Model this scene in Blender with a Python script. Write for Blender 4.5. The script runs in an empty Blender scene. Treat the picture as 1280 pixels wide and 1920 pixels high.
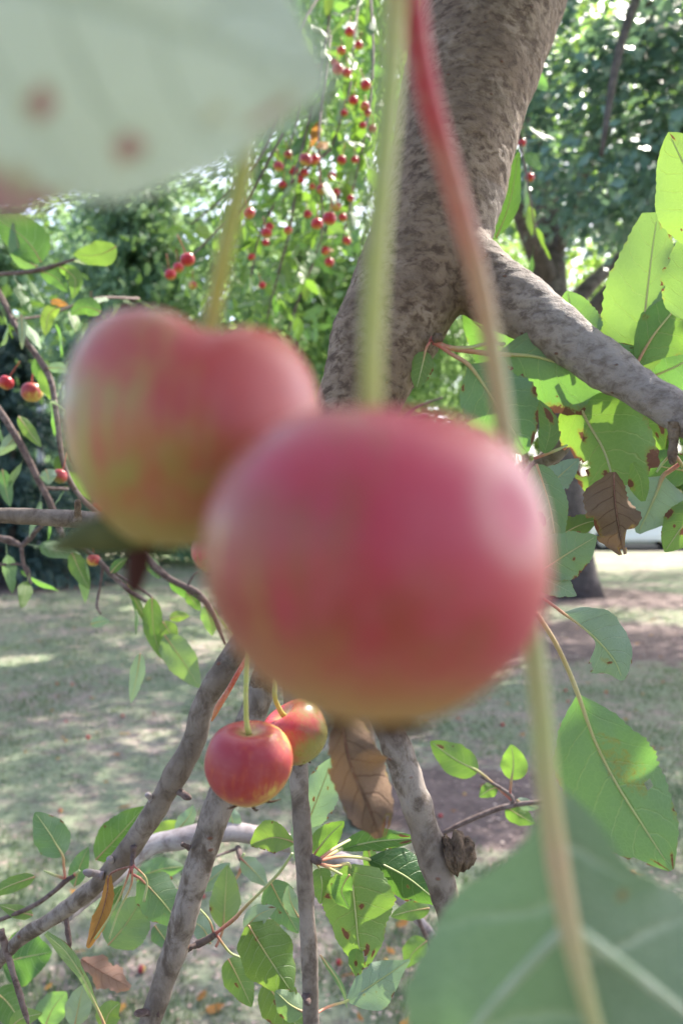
import bpy, math, random
import numpy as np
from mathutils import Vector, Matrix, noise as mnoise

random.seed(7)
rng = np.random.default_rng(7)
SC = bpy.context.scene
COL = SC.collection
PI = math.pi
R = math.radians

# ------------------------------------------------------------------ camera
CAMZ = 1.35
F = 1508.0                      # focal length in photograph pixels (1280 x 1920)
cam = bpy.data.cameras.new('camera')
cam.sensor_fit = 'VERTICAL'
cam.sensor_height = 36.0
cam.lens = 36.0 * F / 1920.0
cam.clip_start = 0.004
cam.clip_end = 2000
cam.dof.use_dof = True
cam.dof.focus_distance = 0.37
cam.dof.aperture_fstop = 12.0
camo = bpy.data.objects.new('camera', cam)
COL.objects.link(camo)
camo.location = (0, 0, CAMZ)
camo.rotation_euler = (PI / 2, 0, 0)
SC.camera = camo

# ------------------------------------------------------------------ light
SUN_EL, SUN_AZ = R(52), R(38)   # azimuth measured from +Y towards +X
S = Vector((math.sin(SUN_AZ) * math.cos(SUN_EL), math.cos(SUN_AZ) * math.cos(SUN_EL), math.sin(SUN_EL)))
world = bpy.data.worlds.new('World')
SC.world = world
world.use_nodes = True
wn = world.node_tree
bg = wn.nodes.get('Background') or wn.nodes.new('ShaderNodeBackground')
sky = wn.nodes.new('ShaderNodeTexSky')
sky.sky_type = 'NISHITA'
sky.sun_disc = False
sky.sun_elevation = SUN_EL
sky.sun_rotation = SUN_AZ
sky.dust_density = 4.0
sky.air_density = 0.7
sky.ozone_density = 0.4
wn.links.new(sky.outputs[0], bg.inputs[0])
bg.inputs[1].default_value = 0.15
sl = bpy.data.lights.new('sun', 'SUN')
sl.energy = 3.6
sl.angle = R(0.5)
sl.color = (1.0, 0.94, 0.84)
so = bpy.data.objects.new('sun', sl)
COL.objects.link(so)
so.rotation_euler = (-S).to_track_quat('-Z', 'Y').to_euler()
SC.view_settings.view_transform = 'Standard'
SC.view_settings.look = 'None'
SC.view_settings.gamma = 1.0
SC.view_settings.use_curve_mapping = False
SC.view_settings.exposure = 2.05
SC.cycles.max_bounces = 8
SC.cycles.diffuse_bounces = 4
SC.cycles.transmission_bounces = 6
SC.cycles.transparent_max_bounces = 4
SC.cycles.caustics_reflective = False
SC.cycles.caustics_refractive = False
SC.cycles.sample_clamp_indirect = 6.0


# ------------------------------------------------------------------ helpers
def P(x, y, d):
    return Vector(((x - 640) / F * d, d, CAMZ + (960 - y) / F * d))


def px(n, d):
    return n / F * d


def tag(o, label=None, cat=None, group=None, kind=None):
    if label: o['label'] = label
    if cat: o['category'] = cat
    if group: o['group'] = group
    if kind: o['kind'] = kind
    return o


def empty(name, loc):
    o = bpy.data.objects.new(name, None)
    o.empty_display_size = 0.05
    o.location = loc
    COL.objects.link(o)
    return o


def make_mesh(name, verts, faces, uv=None, attrs=None, smooth=True):
    """verts (n,3), faces: list or (m,k) array; uv per vertex; attrs: name -> per-vertex floats"""
    me = bpy.data.meshes.new(name)
    verts = np.asarray(verts, dtype=np.float32)
    if isinstance(faces, np.ndarray):
        m, k = faces.shape
        me.vertices.add(len(verts))
        me.vertices.foreach_set('co', verts.ravel())
        me.loops.add(m * k)
        me.loops.foreach_set('vertex_index', faces.astype(np.int32).ravel())
        me.polygons.add(m)
        me.polygons.foreach_set('loop_start', np.arange(0, m * k, k, dtype=np.int32))
        me.polygons.foreach_set('loop_total', np.full(m, k, dtype=np.int32))
        me.update(calc_edges=True)
    else:
        me.from_pydata([tuple(map(float, v)) for v in verts], [], faces)
        me.update()
    if smooth:
        me.polygons.foreach_set('use_smooth', np.ones(len(me.polygons), dtype=bool))
    if uv is not None:
        lay = me.uv_layers.new(name='UVMap')
        idx = np.zeros(len(me.loops), dtype=np.int32)
        me.loops.foreach_get('vertex_index', idx)
        lay.data.foreach_set('uv', np.asarray(uv, dtype=np.float32)[idx].ravel())
    for an, av in (attrs or {}).items():
        a = me.attributes.new(an, 'FLOAT', 'POINT')
        a.data.foreach_set('value', np.asarray(av, dtype=np.float32))
    me.validate()
    return me


def add(name, me, mat, parent=None, at=None):
    o = bpy.data.objects.new(name, me)
    COL.objects.link(o)
    if mat is not None and len(me.materials) == 0:
        for m in (mat if isinstance(mat, (list, tuple)) else [mat]):
            me.materials.append(m)
    if parent is not None:
        o.parent = parent
        w = parent
        off = Vector((0, 0, 0))
        while w is not None:
            off += w.location
            w = w.parent
        o.location = -off if at is None else at
    elif at is not None:
        o.location = at
    return o


def catmull(pts, n):
    """pts: list of equal-length tuples -> (n, k) array through all of them"""
    p = np.asarray(pts, dtype=float)
    if len(p) == 2:
        t = np.linspace(0, 1, n)[:, None]
        return p[0] * (1 - t) + p[1] * t
    seg = np.linalg.norm(np.diff(p[:, :3], axis=0), axis=1)
    cum = np.concatenate([[0], np.cumsum(seg)])
    cum /= cum[-1]
    ext = np.vstack([2 * p[0] - p[1], p, 2 * p[-1] - p[-2]])
    out = []
    for t in np.linspace(0, 1, n):
        i = min(int(np.searchsorted(cum, t, side='right')) - 1, len(p) - 2)
        u = (t - cum[i]) / max(cum[i + 1] - cum[i], 1e-9)
        a, b, c, d = ext[i], ext[i + 1], ext[i + 2], ext[i + 3]
        out.append(0.5 * (2 * b + (c - a) * u + (2 * a - 5 * b + 4 * c - d) * u * u + (3 * b - a - 3 * c + d) * u ** 3))
    return np.array(out)


def tube(path, n=24, seg=12, rough=0.0, rscale=30.0, cap=True):
    """path: list of (x,y,z,r). Returns verts, faces, t-per-vertex"""
    q = catmull(path, n)
    c, r = q[:, :3], np.maximum(q[:, 3], 1e-5)
    tan = np.gradient(c, axis=0)
    tan /= np.linalg.norm(tan, axis=1)[:, None] + 1e-12
    up = np.array([0.0, 1.0, 0.1]) if abs(tan[0][1]) < 0.8 else np.array([1.0, 0, 0.1])
    nrm = np.cross(tan[0], up); nrm /= np.linalg.norm(nrm)
    vs, tt = [], []
    for i in range(n):
        nrm = nrm - tan[i] * np.dot(nrm, tan[i]); nrm /= np.linalg.norm(nrm)
        bi = np.cross(tan[i], nrm)
        for k in range(seg):
            a = 2 * PI * k / seg
            dirv = nrm * math.cos(a) + bi * math.sin(a)
            rr = r[i]
            if rough:
                v = c[i] + dirv * rr
                rr *= 1 + rough * mnoise.noise(Vector(v) * rscale) + rough * .5 * mnoise.noise(Vector(v) * rscale * 3.1)
            vs.append(c[i] + dirv * rr); tt.append(i / (n - 1))
    fs = []
    for i in range(n - 1):
        for k in range(seg):
            a = i * seg + k; b = i * seg + (k + 1) % seg
            fs.append((a, b, b + seg, a + seg))
    if cap:
        vs += [c[0], c[-1]]; tt += [0, 1]
        a, b = len(vs) - 2, len(vs) - 1
        for k in range(seg):
            fs.append((a, (k + 1) % seg, k))
            fs.append((b, (n - 1) * seg + k, (n - 1) * seg + (k + 1) % seg))
    return np.array(vs), fs, np.array(tt)


def join(parts):
    vs, fs, tt, off = [], [], [], 0
    for v, f, t in parts:
        vs.append(v); tt.append(t)
        fs += [tuple(i + off for i in q) for q in f]
        off += len(v)
    return np.vstack(vs), fs, np.concatenate(tt)


def pxpath(pts):
    """[(x,y,d,width_px)] -> [(X,Y,Z,radius)]"""
    out = []
    for x, y, d, w in pts:
        p = P(x, y, d)
        out.append((p.x, p.y, p.z, px(w, d) / 2))
    return out


# ------------------------------------------------------------------ materials
class NT:
    def __init__(self, name):
        self.m = bpy.data.materials.new(name)
        self.m.use_nodes = True
        self.t = self.m.node_tree
        self.t.nodes.clear()
        self.out = self.t.nodes.new('ShaderNodeOutputMaterial')

    def n(self, typ, ins=None, **kw):
        nd = self.t.nodes.new('ShaderNode' + typ)
        for k, v in kw.items():
            setattr(nd, k, v)
        for k, v in (ins or {}).items():
            self.set(nd.inputs[k], v)
        return nd

    def set(self, sock, v):
        if isinstance(v, bpy.types.NodeSocket):
            self.t.links.new(v, sock)
        elif isinstance(v, (tuple, list)) and len(v) == 3 and sock.type == 'RGBA':
            sock.default_value = (*v, 1)
        else:
            sock.default_value = v

    def math(self, op, a, b=0.0, c=0.0, clamp=False):
        nd = self.n('Math', {0: a, 1: b, 2: c}, operation=op, use_clamp=clamp)
        return nd.outputs[0]

    def mix(self, f, a, b, blend='MIX'):
        nd = self.n('MixRGB', {0: f, 1: a, 2: b}, blend_type=blend)
        return nd.outputs[0]

    def noise(self, vec, scale, detail=3.0, rough=0.55, dist=0.0):
        nd = self.n('TexNoise', {'Vector': vec, 'Scale': scale, 'Detail': detail, 'Roughness': rough, 'Distortion': dist})
        return nd.outputs[0]

    def ss(self, v, a, b, lo=0.0, hi=1.0):
        nd = self.n('MapRange', {0: v, 1: a, 2: b, 3: lo, 4: hi}, interpolation_type='SMOOTHSTEP')
        return nd.outputs[0]

    def attr(self, name):
        return self.n('Attribute', attribute_name=name).outputs['Fac']

    def coord(self, which='Object'):
        return self.n('TexCoord').outputs[which]

    def bump(self, h, strength, dist=0.001):
        return self.n('Bump', {'Height': h, 'Strength': strength, 'Distance': dist}).outputs[0]

    def pbsdf(self, col, rough=0.5, spec=0.4, normal=None, **kw):
        nd = self.n('BsdfPrincipled', {'Base Color': col, 'Roughness': rough, 'Specular IOR Level': spec})
        if normal is not None: self.set(nd.inputs['Normal'], normal)
        for k, v in kw.items(): self.set(nd.inputs[k], v)
        return nd.outputs[0]

    def done(self, sh):
        self.t.links.new(sh, self.out.inputs[0])
        return self.m


def leaf_mat(name, top, under, trans, vein, tw=0.38, brown=(0.13, 0.055, 0.03), spots=0.0, rough=0.42, spec=0.45, nv=7.0, vw=.065):
    a = NT(name)
    uv = a.n('UVMap').outputs[0]
    sp = a.n('SeparateXYZ', {0: uv})
    u, v = sp.outputs[0], sp.outputs[1]
    av = a.math('MULTIPLY', a.math('ABSOLUTE', a.math('SUBTRACT', v, 0.5)), 2.0)
    oc = a.coord('Object')
    wob = a.math('MULTIPLY', a.math('SUBTRACT', a.noise(oc, 180.0, 2), 0.5), 0.05)
    side = a.math('GREATER_THAN', v, 0.5)
    ph = a.math('ADD', a.math('MULTIPLY', a.math('ADD', a.math('SUBTRACT', u, a.math('MULTIPLY', a.math('POWER', av, 1.35), 0.20)), wob), nv),
                a.math('MULTIPLY', side, 0.45))
    saw = a.math('ABSOLUTE', a.math('SUBTRACT', a.math('FRACT', ph), 0.5))
    sv = a.math('MULTIPLY', a.ss(saw, 0.0, vw, 1, 0), a.ss(av, 0.5, 1.0, 1.0, 0.25))
    mid = a.ss(av, 0.015, 0.055, 1, 0)
    veins = a.math('MAXIMUM', sv, mid)
    vor = a.n('TexVoronoi', {'Vector': a.n('Mapping', {0: uv, 3: (30, 15, 1)}).outputs[0], 'Scale': 1.0}, feature='DISTANCE_TO_EDGE')
    ret = a.ss(vor.outputs[0], 0.0, 0.12, 1, 0)
    back = a.n('NewGeometry').outputs['Backfacing']
    rnd = a.n('ObjectInfo').outputs['Random']
    col = a.mix(back, top, under)
    n1 = a.noise(oc, 60.0, 3)
    col = a.mix(a.ss(n1, 0.35, 0.75, 0, 0.35), col, a.mix(back, tuple(c * 1.5 for c in top), tuple(c * 0.75 for c in under)))
    yel = a.math('MULTIPLY', a.math('POWER', rnd, 3.0), 0.22)
    col = a.mix(yel, col, (0.22, 0.24, 0.035))
    hs = a.n('HueSaturation', {'Hue': 0.5, 'Saturation': 1.0, 'Value': a.math('ADD', 0.8, a.math('MULTIPLY', rnd, 0.4)), 'Color': col})
    col = a.mix(a.math('MULTIPLY', veins, 0.7), hs.outputs[0], vein)
    col = a.mix(a.math('MULTIPLY', ret, 0.12), col, vein)
    n2 = a.noise(oc, 260.0, 4, 0.6)
    n3 = a.noise(oc, 95.0, 3, 0.6)
    bsrc = a.math('ADD', a.attr('brown'), a.math('ADD', a.math('MULTIPLY', a.math('SUBTRACT', n2, 0.5), 0.8), a.math('MULTIPLY', a.math('SUBTRACT', a.noise(oc, 700.0, 3), .5), .6)))
    bf = a.ss(bsrc, 0.48, 0.60)
    halo = a.ss(bsrc, 0.22, 0.55)
    if spots:
        bf = a.math('MAXIMUM', bf, a.ss(n3, 0.72 - spots * .1, 0.76 - spots * .1))
    col = a.mix(a.math('MULTIPLY', halo, 0.6), col, (0.26, 0.21, 0.04))
    bcol = a.mix(a.noise(oc, 400.0, 3), brown, tuple(c * 2.2 for c in brown))
    col = a.mix(bf, col, bcol)
    tcol = a.mix(a.math('MULTIPLY', veins, 0.35), trans, tuple(c * 0.55 for c in trans))
    tcol = a.mix(yel, tcol, (0.55, 0.45, 0.05))
    tcol = a.mix(a.math('MULTIPLY', halo, .5), tcol, (0.4, 0.28, 0.05))
    tcol = a.mix(bf, tcol, brown)
    h = a.math('ADD', a.math('MULTIPLY', veins, a.math('SUBTRACT', a.math('MULTIPLY', back, 2.0), 1.0)), a.math('MULTIPLY', ret, -0.2))
    nm = a.bump(a.math('ADD', h, a.math('MULTIPLY', n2, 0.35)), 0.6, 0.0007)
    p = a.pbsdf(col, a.math('ADD', rough, a.math('MULTIPLY', back, 0.2)), spec, nm)
    tr = a.n('BsdfTranslucent', {0: tcol}).outputs[0]
    mx = a.n('MixShader', {0: tw, 1: p, 2: tr})
    return a.done(mx.outputs[0])


def far_leaf_mat(name, c1, c2, trans, tw=0.35, rough=0.45, spec=0.4):
    a = NT(name)
    t = a.attr('tint')
    col = a.mix(t, c1, c2)
    p = a.pbsdf(col, rough, spec)
    tr = a.n('BsdfTranslucent', {0: a.mix(t, trans, tuple(c * 1.35 for c in trans))}).outputs[0]
    return a.done(a.n('MixShader', {0: tw, 1: p, 2: tr}).outputs[0])


def bark_mat(name, lo, mid, hi, scale=1.0, rough=0.8, bstr=0.6, spec=0.25, bdist=0.0015, zs=1.35):
    a = NT(name)
    oc = a.coord('Object')
    v1 = a.n('Mapping', {0: oc, 3: (1.0, 1.0, zs)}).outputs[0]
    n1 = a.noise(v1, 75 * scale, 5, 0.65, 0.4)
    n2 = a.noise(v1, 320 * scale, 4, 0.65)
    n3 = a.noise(oc, 14 * scale, 3, 0.5)
    col = a.mix(a.ss(n1, 0.30, 0.60), lo, mid)
    col = a.mix(a.math('MULTIPLY', a.ss(n3, 0.4, 0.7), a.ss(n1, 0.4, 0.62)), col, hi)
    col = a.mix(a.ss(n2, 0.54, 0.76, 0, 0.4), col, lo)
    col = a.mix(a.ss(a.noise(oc, 26 * scale, 4, .6), .46, .66, 0, .55), col, tuple(.45 * p + .25 * q for p, q in zip(mid, lo)))
    yg = a.attr('young')
    col = a.mix(a.math('MULTIPLY', yg, .75), col, a.mix(a.ss(n1, .3, .62), (0.20, 0.165, 0.15), (0.36, 0.32, 0.31)))
    vo = a.n('TexVoronoi', {'Vector': a.n('Mapping', {0: oc, 3: (1, 1, 1.7)}).outputs[0], 'Scale': 62 * scale, 'Randomness': 1.0})
    keep = a.math('GREATER_THAN', a.n('SeparateColor', {0: vo.outputs['Color']}).outputs[0], 0.84)
    sp = a.math('MULTIPLY', a.ss(vo.outputs['Distance'], 0.09, 0.20, 1, 0), keep)
    col = a.mix(a.math('MULTIPLY', sp, 0.8), col, (0.16, 0.065, 0.04))
    h = a.math('ADD', a.math('ADD', n1, a.math('MULTIPLY', n2, 0.5)), a.math('MULTIPLY', sp, 0.8))
    return a.done(a.pbsdf(col, rough, spec, a.bump(h, bstr, bdist)))


def apple_mat(name, blush_dir, red, red2, ground, amount=0.1, rough=0.3, bloom=0.25, zshift=0.0, hi=.1, mott=1.1, glint=None, dotw=.45):
    """object coordinates normalised to the fruit's radius = 1"""
    a = NT(name)
    oc = a.coord('Object')
    nrm = a.n('VectorMath', {0: oc}, operation='NORMALIZE').outputs[0]
    sp = a.n('SeparateXYZ', {0: nrm})
    bl = a.n('VectorMath', {0: nrm, 1: Vector(blush_dir).normalized()}, operation='DOT_PRODUCT').outputs['Value']
    flat = a.n('Mapping', {0: nrm, 3: (1.0, 1.0, 0.18)}).outputs[0]
    streak = a.noise(flat, 7.0, 5, 0.6, 0.3)
    broad = a.noise(nrm, 1.7, 3, 0.5)
    val = a.math('ADD', a.math('MULTIPLY', bl, 0.5), a.math('MULTIPLY', a.math('SUBTRACT', streak, 0.5), mott))
    val = a.math('ADD', val, a.math('MULTIPLY', a.math('SUBTRACT', broad, 0.5), mott))
    val = a.math('ADD', val, amount)
    low = a.ss(sp.outputs[2], -0.95, -0.25 + zshift, 0, 1)
    k = a.math('MULTIPLY', a.ss(val, -0.28, 0.3), low)
    col = a.mix(k, ground, red)
    col = a.mix(a.math('MULTIPLY', a.ss(val, hi, hi + .6), low), col, red2)
    vo = a.n('TexVoronoi', {'Vector': nrm, 'Scale': 13.0})
    dots = a.ss(vo.outputs['Distance'], 0.03, 0.09, 1, 0)
    keep = a.math('GREATER_THAN', a.n('SeparateColor', {0: vo.outputs['Color']}).outputs[1], 0.5)
    col = a.mix(a.math('MULTIPLY', a.math('MULTIPLY', dots, keep), dotw), col, (0.75, 0.55, 0.35))
    cav = a.ss(a.n('VectorMath', {0: a.n('Mapping', {0: oc, 3: (1, 1, 0)}).outputs[0]}, operation='LENGTH').outputs['Value'], 0.12, 0.42, 1, 0)
    top = a.math('MULTIPLY', cav, a.math('GREATER_THAN', sp.outputs[2], 0.0))
    col = a.mix(a.math('MULTIPLY', top, 0.55), col, (0.42, 0.38, 0.12))
    if glint:  # pale ring in the skin colour stands for the sky highlight
        sd = a.n('VectorMath', {0: nrm, 1: Vector(glint).normalized()}, operation='DISTANCE').outputs['Value']
        sd = a.math('ADD', sd, a.math('MULTIPLY', a.math('SUBTRACT', a.noise(nrm, 5, 3), .5), .22))
        ring = a.math('MULTIPLY', a.ss(sd, .10, .22), a.ss(sd, .24, .40, 1, 0))
        col = a.mix(a.math('MULTIPLY', ring, .24), col, (0.66, 0.42, 0.34))
    # waxy bloom: thin matt wax of uneven thickness
    wax = a.noise(nrm, 4.0, 4, 0.6)
    col = a.mix(a.ss(wax, 0.4, 0.8, bloom * 0.3, bloom), col, (0.66, 0.46, 0.47))
    rg = a.ss(wax, 0.3, 0.8, rough, rough + 0.22)
    p = a.pbsdf(col, rg, 0.45, a.bump(a.noise(nrm, 30, 3), 0.04, 0.02),
                **{'Subsurface Weight': 0.12, 'Subsurface Radius': (0.004, 0.0018, 0.0008), 'Subsurface Scale': 1.0})
    return a.done(p)


def plain_mat(name, c1, c2, rough=0.6, scale=200.0, spec=0.3, bstr=0.2, metallic=0.0):
    a = NT(name)
    n = a.noise(a.coord('Object'), scale, 4)
    col = a.mix(a.ss(n, 0.3, 0.7), c1, c2)
    return a.done(a.pbsdf(col, rough, spec, a.bump(n, bstr, 0.001), Metallic=metallic))


def stem_mat(name, stops, tw=0.15):
    """colour runs along the stem (attribute t)"""
    a = NT(name)
    rp = a.n('ValToRGB', {0: a.math('ADD', a.attr('t'), a.math('MULTIPLY', a.math('SUBTRACT', a.noise(a.coord('Object'), 160, 3), .5), .06))})
    el = rp.color_ramp.elements
    while len(el) > 1: el.remove(el[-1])
    el[0].position = stops[0][0]; el[0].color = (*stops[0][1], 1)
    for p, c in stops[1:]:
        e = el.new(p); e.color = (*c, 1)
    n = a.noise(a.coord('Object'), 700, 3)
    col = a.mix(a.ss(n, .4, .8, 0, .35), rp.outputs[0], (0.5, 0.42, 0.3))
    return a.done(a.pbsdf(col, 0.45, 0.4, a.bump(n, .2, .0003)))


M = {}
M['leaf'] = leaf_mat('crabapple_leaf', (0.055, 0.125, 0.045), (0.195, 0.275, 0.195), (0.19, 0.42, 0.055), (0.40, 0.48, 0.28), spots=.12)
M['leaf_spotted'] = leaf_mat('spotted_leaf', (0.080, 0.150, 0.040), (0.170, 0.265, 0.105), (0.24, 0.45, 0.045), (0.42, 0.46, 0.20), spots=0.35)
M['leaf_pale'] = leaf_mat('pale_leaf_underside', (0.12, 0.22, 0.10), (0.33, 0.42, 0.33), (0.24, 0.40, 0.14), (0.45, 0.52, 0.40), rough=0.5, tw=.3)
M['leaf_near'] = leaf_mat('near_leaf_underside', (0.12, 0.22, 0.10), (0.60, 0.67, 0.63), (0.44, 0.56, 0.42), (0.42, 0.50, 0.40), rough=0.5, tw=.3, brown=(0.27, 0.15, 0.155))
M['leaf_big'] = leaf_mat('near_leaf', (0.05, 0.12, 0.045), (0.20, 0.262, 0.195), (0.15, 0.30, 0.11), (0.46, 0.52, 0.40), nv=3.6, vw=.10)
M['leaf_dark'] = leaf_mat('dark_leaf', (0.030, 0.090, 0.030), (0.10, 0.17, 0.09), (0.14, 0.30, 0.04), (0.20, 0.30, 0.12))
M['leaf_brown'] = leaf_mat('withered_leaf', (0.13, 0.062, 0.040), (0.185, 0.115, 0.085), (0.13, 0.065, 0.04), (0.10, 0.055, 0.04), tw=0.15, rough=0.7, spec=.2)
M['leaf_tan'] = leaf_mat('tan_withered_leaf', (0.36, 0.21, 0.16), (0.40, 0.25, 0.20), (0.4, 0.2, 0.1), (0.25, 0.13, 0.09), tw=0.25, rough=0.7, spec=.2)
M['leaf_orange'] = leaf_mat('orange_withered_leaf', (0.34, 0.16, 0.05), (0.32, 0.17, 0.07), (0.55, 0.26, 0.06), (0.2, 0.08, 0.03), tw=0.35, rough=0.6, spec=.2)
M['bark'] = bark_mat('crabapple_bark', (0.075, 0.046, 0.032), (0.225, 0.158, 0.112), (0.33, 0.255, 0.195), 1.9, bstr=.9, bdist=.002)
M['bark_grey'] = bark_mat('grey_twig_bark', (0.10, 0.073, 0.057), (0.225, 0.18, 0.15), (0.33, 0.28, 0.25), 1.55, bstr=.5, bdist=.0012, zs=.75)
M['bark_pale'] = bark_mat('pale_branch_bark', (0.20, 0.16, 0.16), (0.36, 0.31, 0.32), (0.48, 0.44, 0.46), 1.0, bstr=.3)
M['twig'] = bark_mat('twig_bark', (0.08, 0.05, 0.045), (0.17, 0.12, 0.11), (0.26, 0.21, 0.20), 2.0)
M['knot'] = bark_mat('rough_knot_bark', (0.10, 0.065, 0.045), (0.22, 0.155, 0.11), (0.36, 0.28, 0.21), 2.0, bstr=1.0, bdist=.004)
M['far_bark'] = bark_mat('shade_tree_bark', (0.055, 0.045, 0.042), (0.12, 0.10, 0.095), (0.19, 0.165, 0.16), 0.12, bstr=1.0, bdist=.03)
M['petiole'] = stem_mat('petiole_skin', [(0, (0.42, 0.09, 0.09)), (0.22, (0.45, 0.22, 0.12)), (0.5, (0.42, 0.44, 0.18)), (1, (0.40, 0.48, 0.22))])
M['petiole_green'] = stem_mat('green_petiole_skin', [(0, (0.45, 0.26, 0.14)), (0.3, (0.45, 0.38, 0.16)), (1, (0.42, 0.48, 0.24))])
M['petiole_brown'] = stem_mat('brown_petiole_skin', [(0, (0.2, 0.07, 0.05)), (1, (0.16, 0.07, 0.04))])
M['stem_green'] = stem_mat('green_fruit_stem', [(0, (0.42, 0.42, 0.10)), (0.6, (0.36, 0.40, 0.10)), (0.8, (0.42, 0.30, 0.10)), (1, (0.45, 0.40, 0.12))])
M['stem_red'] = stem_mat('red_stem_skin', [(0, (0.40, 0.05, 0.03)), (0.85, (0.42, 0.07, 0.03)), (1, (0.55, 0.22, 0.10))])
M['dry'] = plain_mat('dry_calyx', (0.05, 0.025, 0.015), (0.12, 0.06, 0.035), 0.8, 400)
M['apple_front'] = apple_mat('apple_skin_front', (0.75, -0.15, 0.25), (0.32, 0.052, 0.032), (0.42, 0.028, 0.060), (0.42, 0.24, 0.07), 0.66, 0.32, 0.09, .02, .30, mott=1.5, glint=(.66, -.66, .30))  # brick red puts shade in the skin; pale ring paints a sky highlight
M['apple_back'] = apple_mat('apple_skin_back', (0.55, 0.10, 0.45), (0.40, 0.135, 0.05), (0.41, 0.055, 0.05), (0.33, 0.25, 0.055), 0.40, 0.34, 0.09, -.15, mott=1.7)
M['apple_small'] = apple_mat('apple_skin_small', (-0.75, -0.35, 0.45), (0.40, 0.050, 0.022), (0.31, 0.016, 0.026), (0.54, 0.38, 0.07), 0.34, 0.34, 0.10, mott=1.5, dotw=.75)
M['apple_green'] = apple_mat('apple_skin_green', (-0.8, -0.1, 0.7), (0.42, 0.07, 0.05), (0.42, 0.03, 0.05), (0.25, 0.22, 0.05), 0.10, 0.24, 0.08)
M['apple_red'] = apple_mat('apple_skin_red', (0, -0.3, 0.6), (0.50, 0.03, 0.02), (0.42, 0.01, 0.02), (0.5, 0.25, 0.05), 0.75, 0.25, 0.04)
M['maple'] = far_leaf_mat('shade_tree_leaf', (0.055, 0.12, 0.075), (0.085, 0.16, 0.09), (0.30, 0.52, 0.12), 0.45, 0.36, 0.5)
M['sunny'] = far_leaf_mat('sunny_leaf', (0.07, 0.14, 0.045), (0.11, 0.18, 0.05), (0.36, 0.56, 0.10), 0.5)
M['bluegreen'] = far_leaf_mat('blue_green_leaf', (0.11, 0.20, 0.20), (0.17, 0.27, 0.265), (0.20, 0.34, 0.16), 0.28, 0.30, 0.7)  # blue tint and extra brightness stand in for sky sheen on leaves
M['pale'] = far_leaf_mat('light_leaf', (0.085, 0.16, 0.075), (0.15, 0.24, 0.12), (0.30, 0.46, 0.16), 0.42)
M['spruce'] = far_leaf_mat('spruce_needles', (0.030, 0.062, 0.058), (0.055, 0.095, 0.085), (0.05, 0.09, 0.05), 0.1, 0.6, 0.3)
M['cedar'] = far_leaf_mat('cedar_sprays', (0.13, 0.22, 0.155), (0.20, 0.30, 0.20), (0.30, 0.46, 0.22), 0.42, 0.6, 0.3)
M['shrub'] = far_leaf_mat('shrub_leaf', (0.05, 0.11, 0.04), (0.10, 0.17, 0.06), (0.24, 0.40, 0.06), 0.35)
M['grass'] = far_leaf_mat('grass_blade', (0.075, 0.13, 0.065), (0.21, 0.21, 0.125), (0.16, 0.26, 0.06), 0.25, 0.6, 0.25)


# ------------------------------------------------------------------ leaves
def ovate(u):
    return (np.sin(PI * np.clip(u, 0, 1) ** 0.78) ** 0.72) * (1 - 0.12 * u)


_OV = float(ovate(np.linspace(0, 1, 200)).max())


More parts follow.
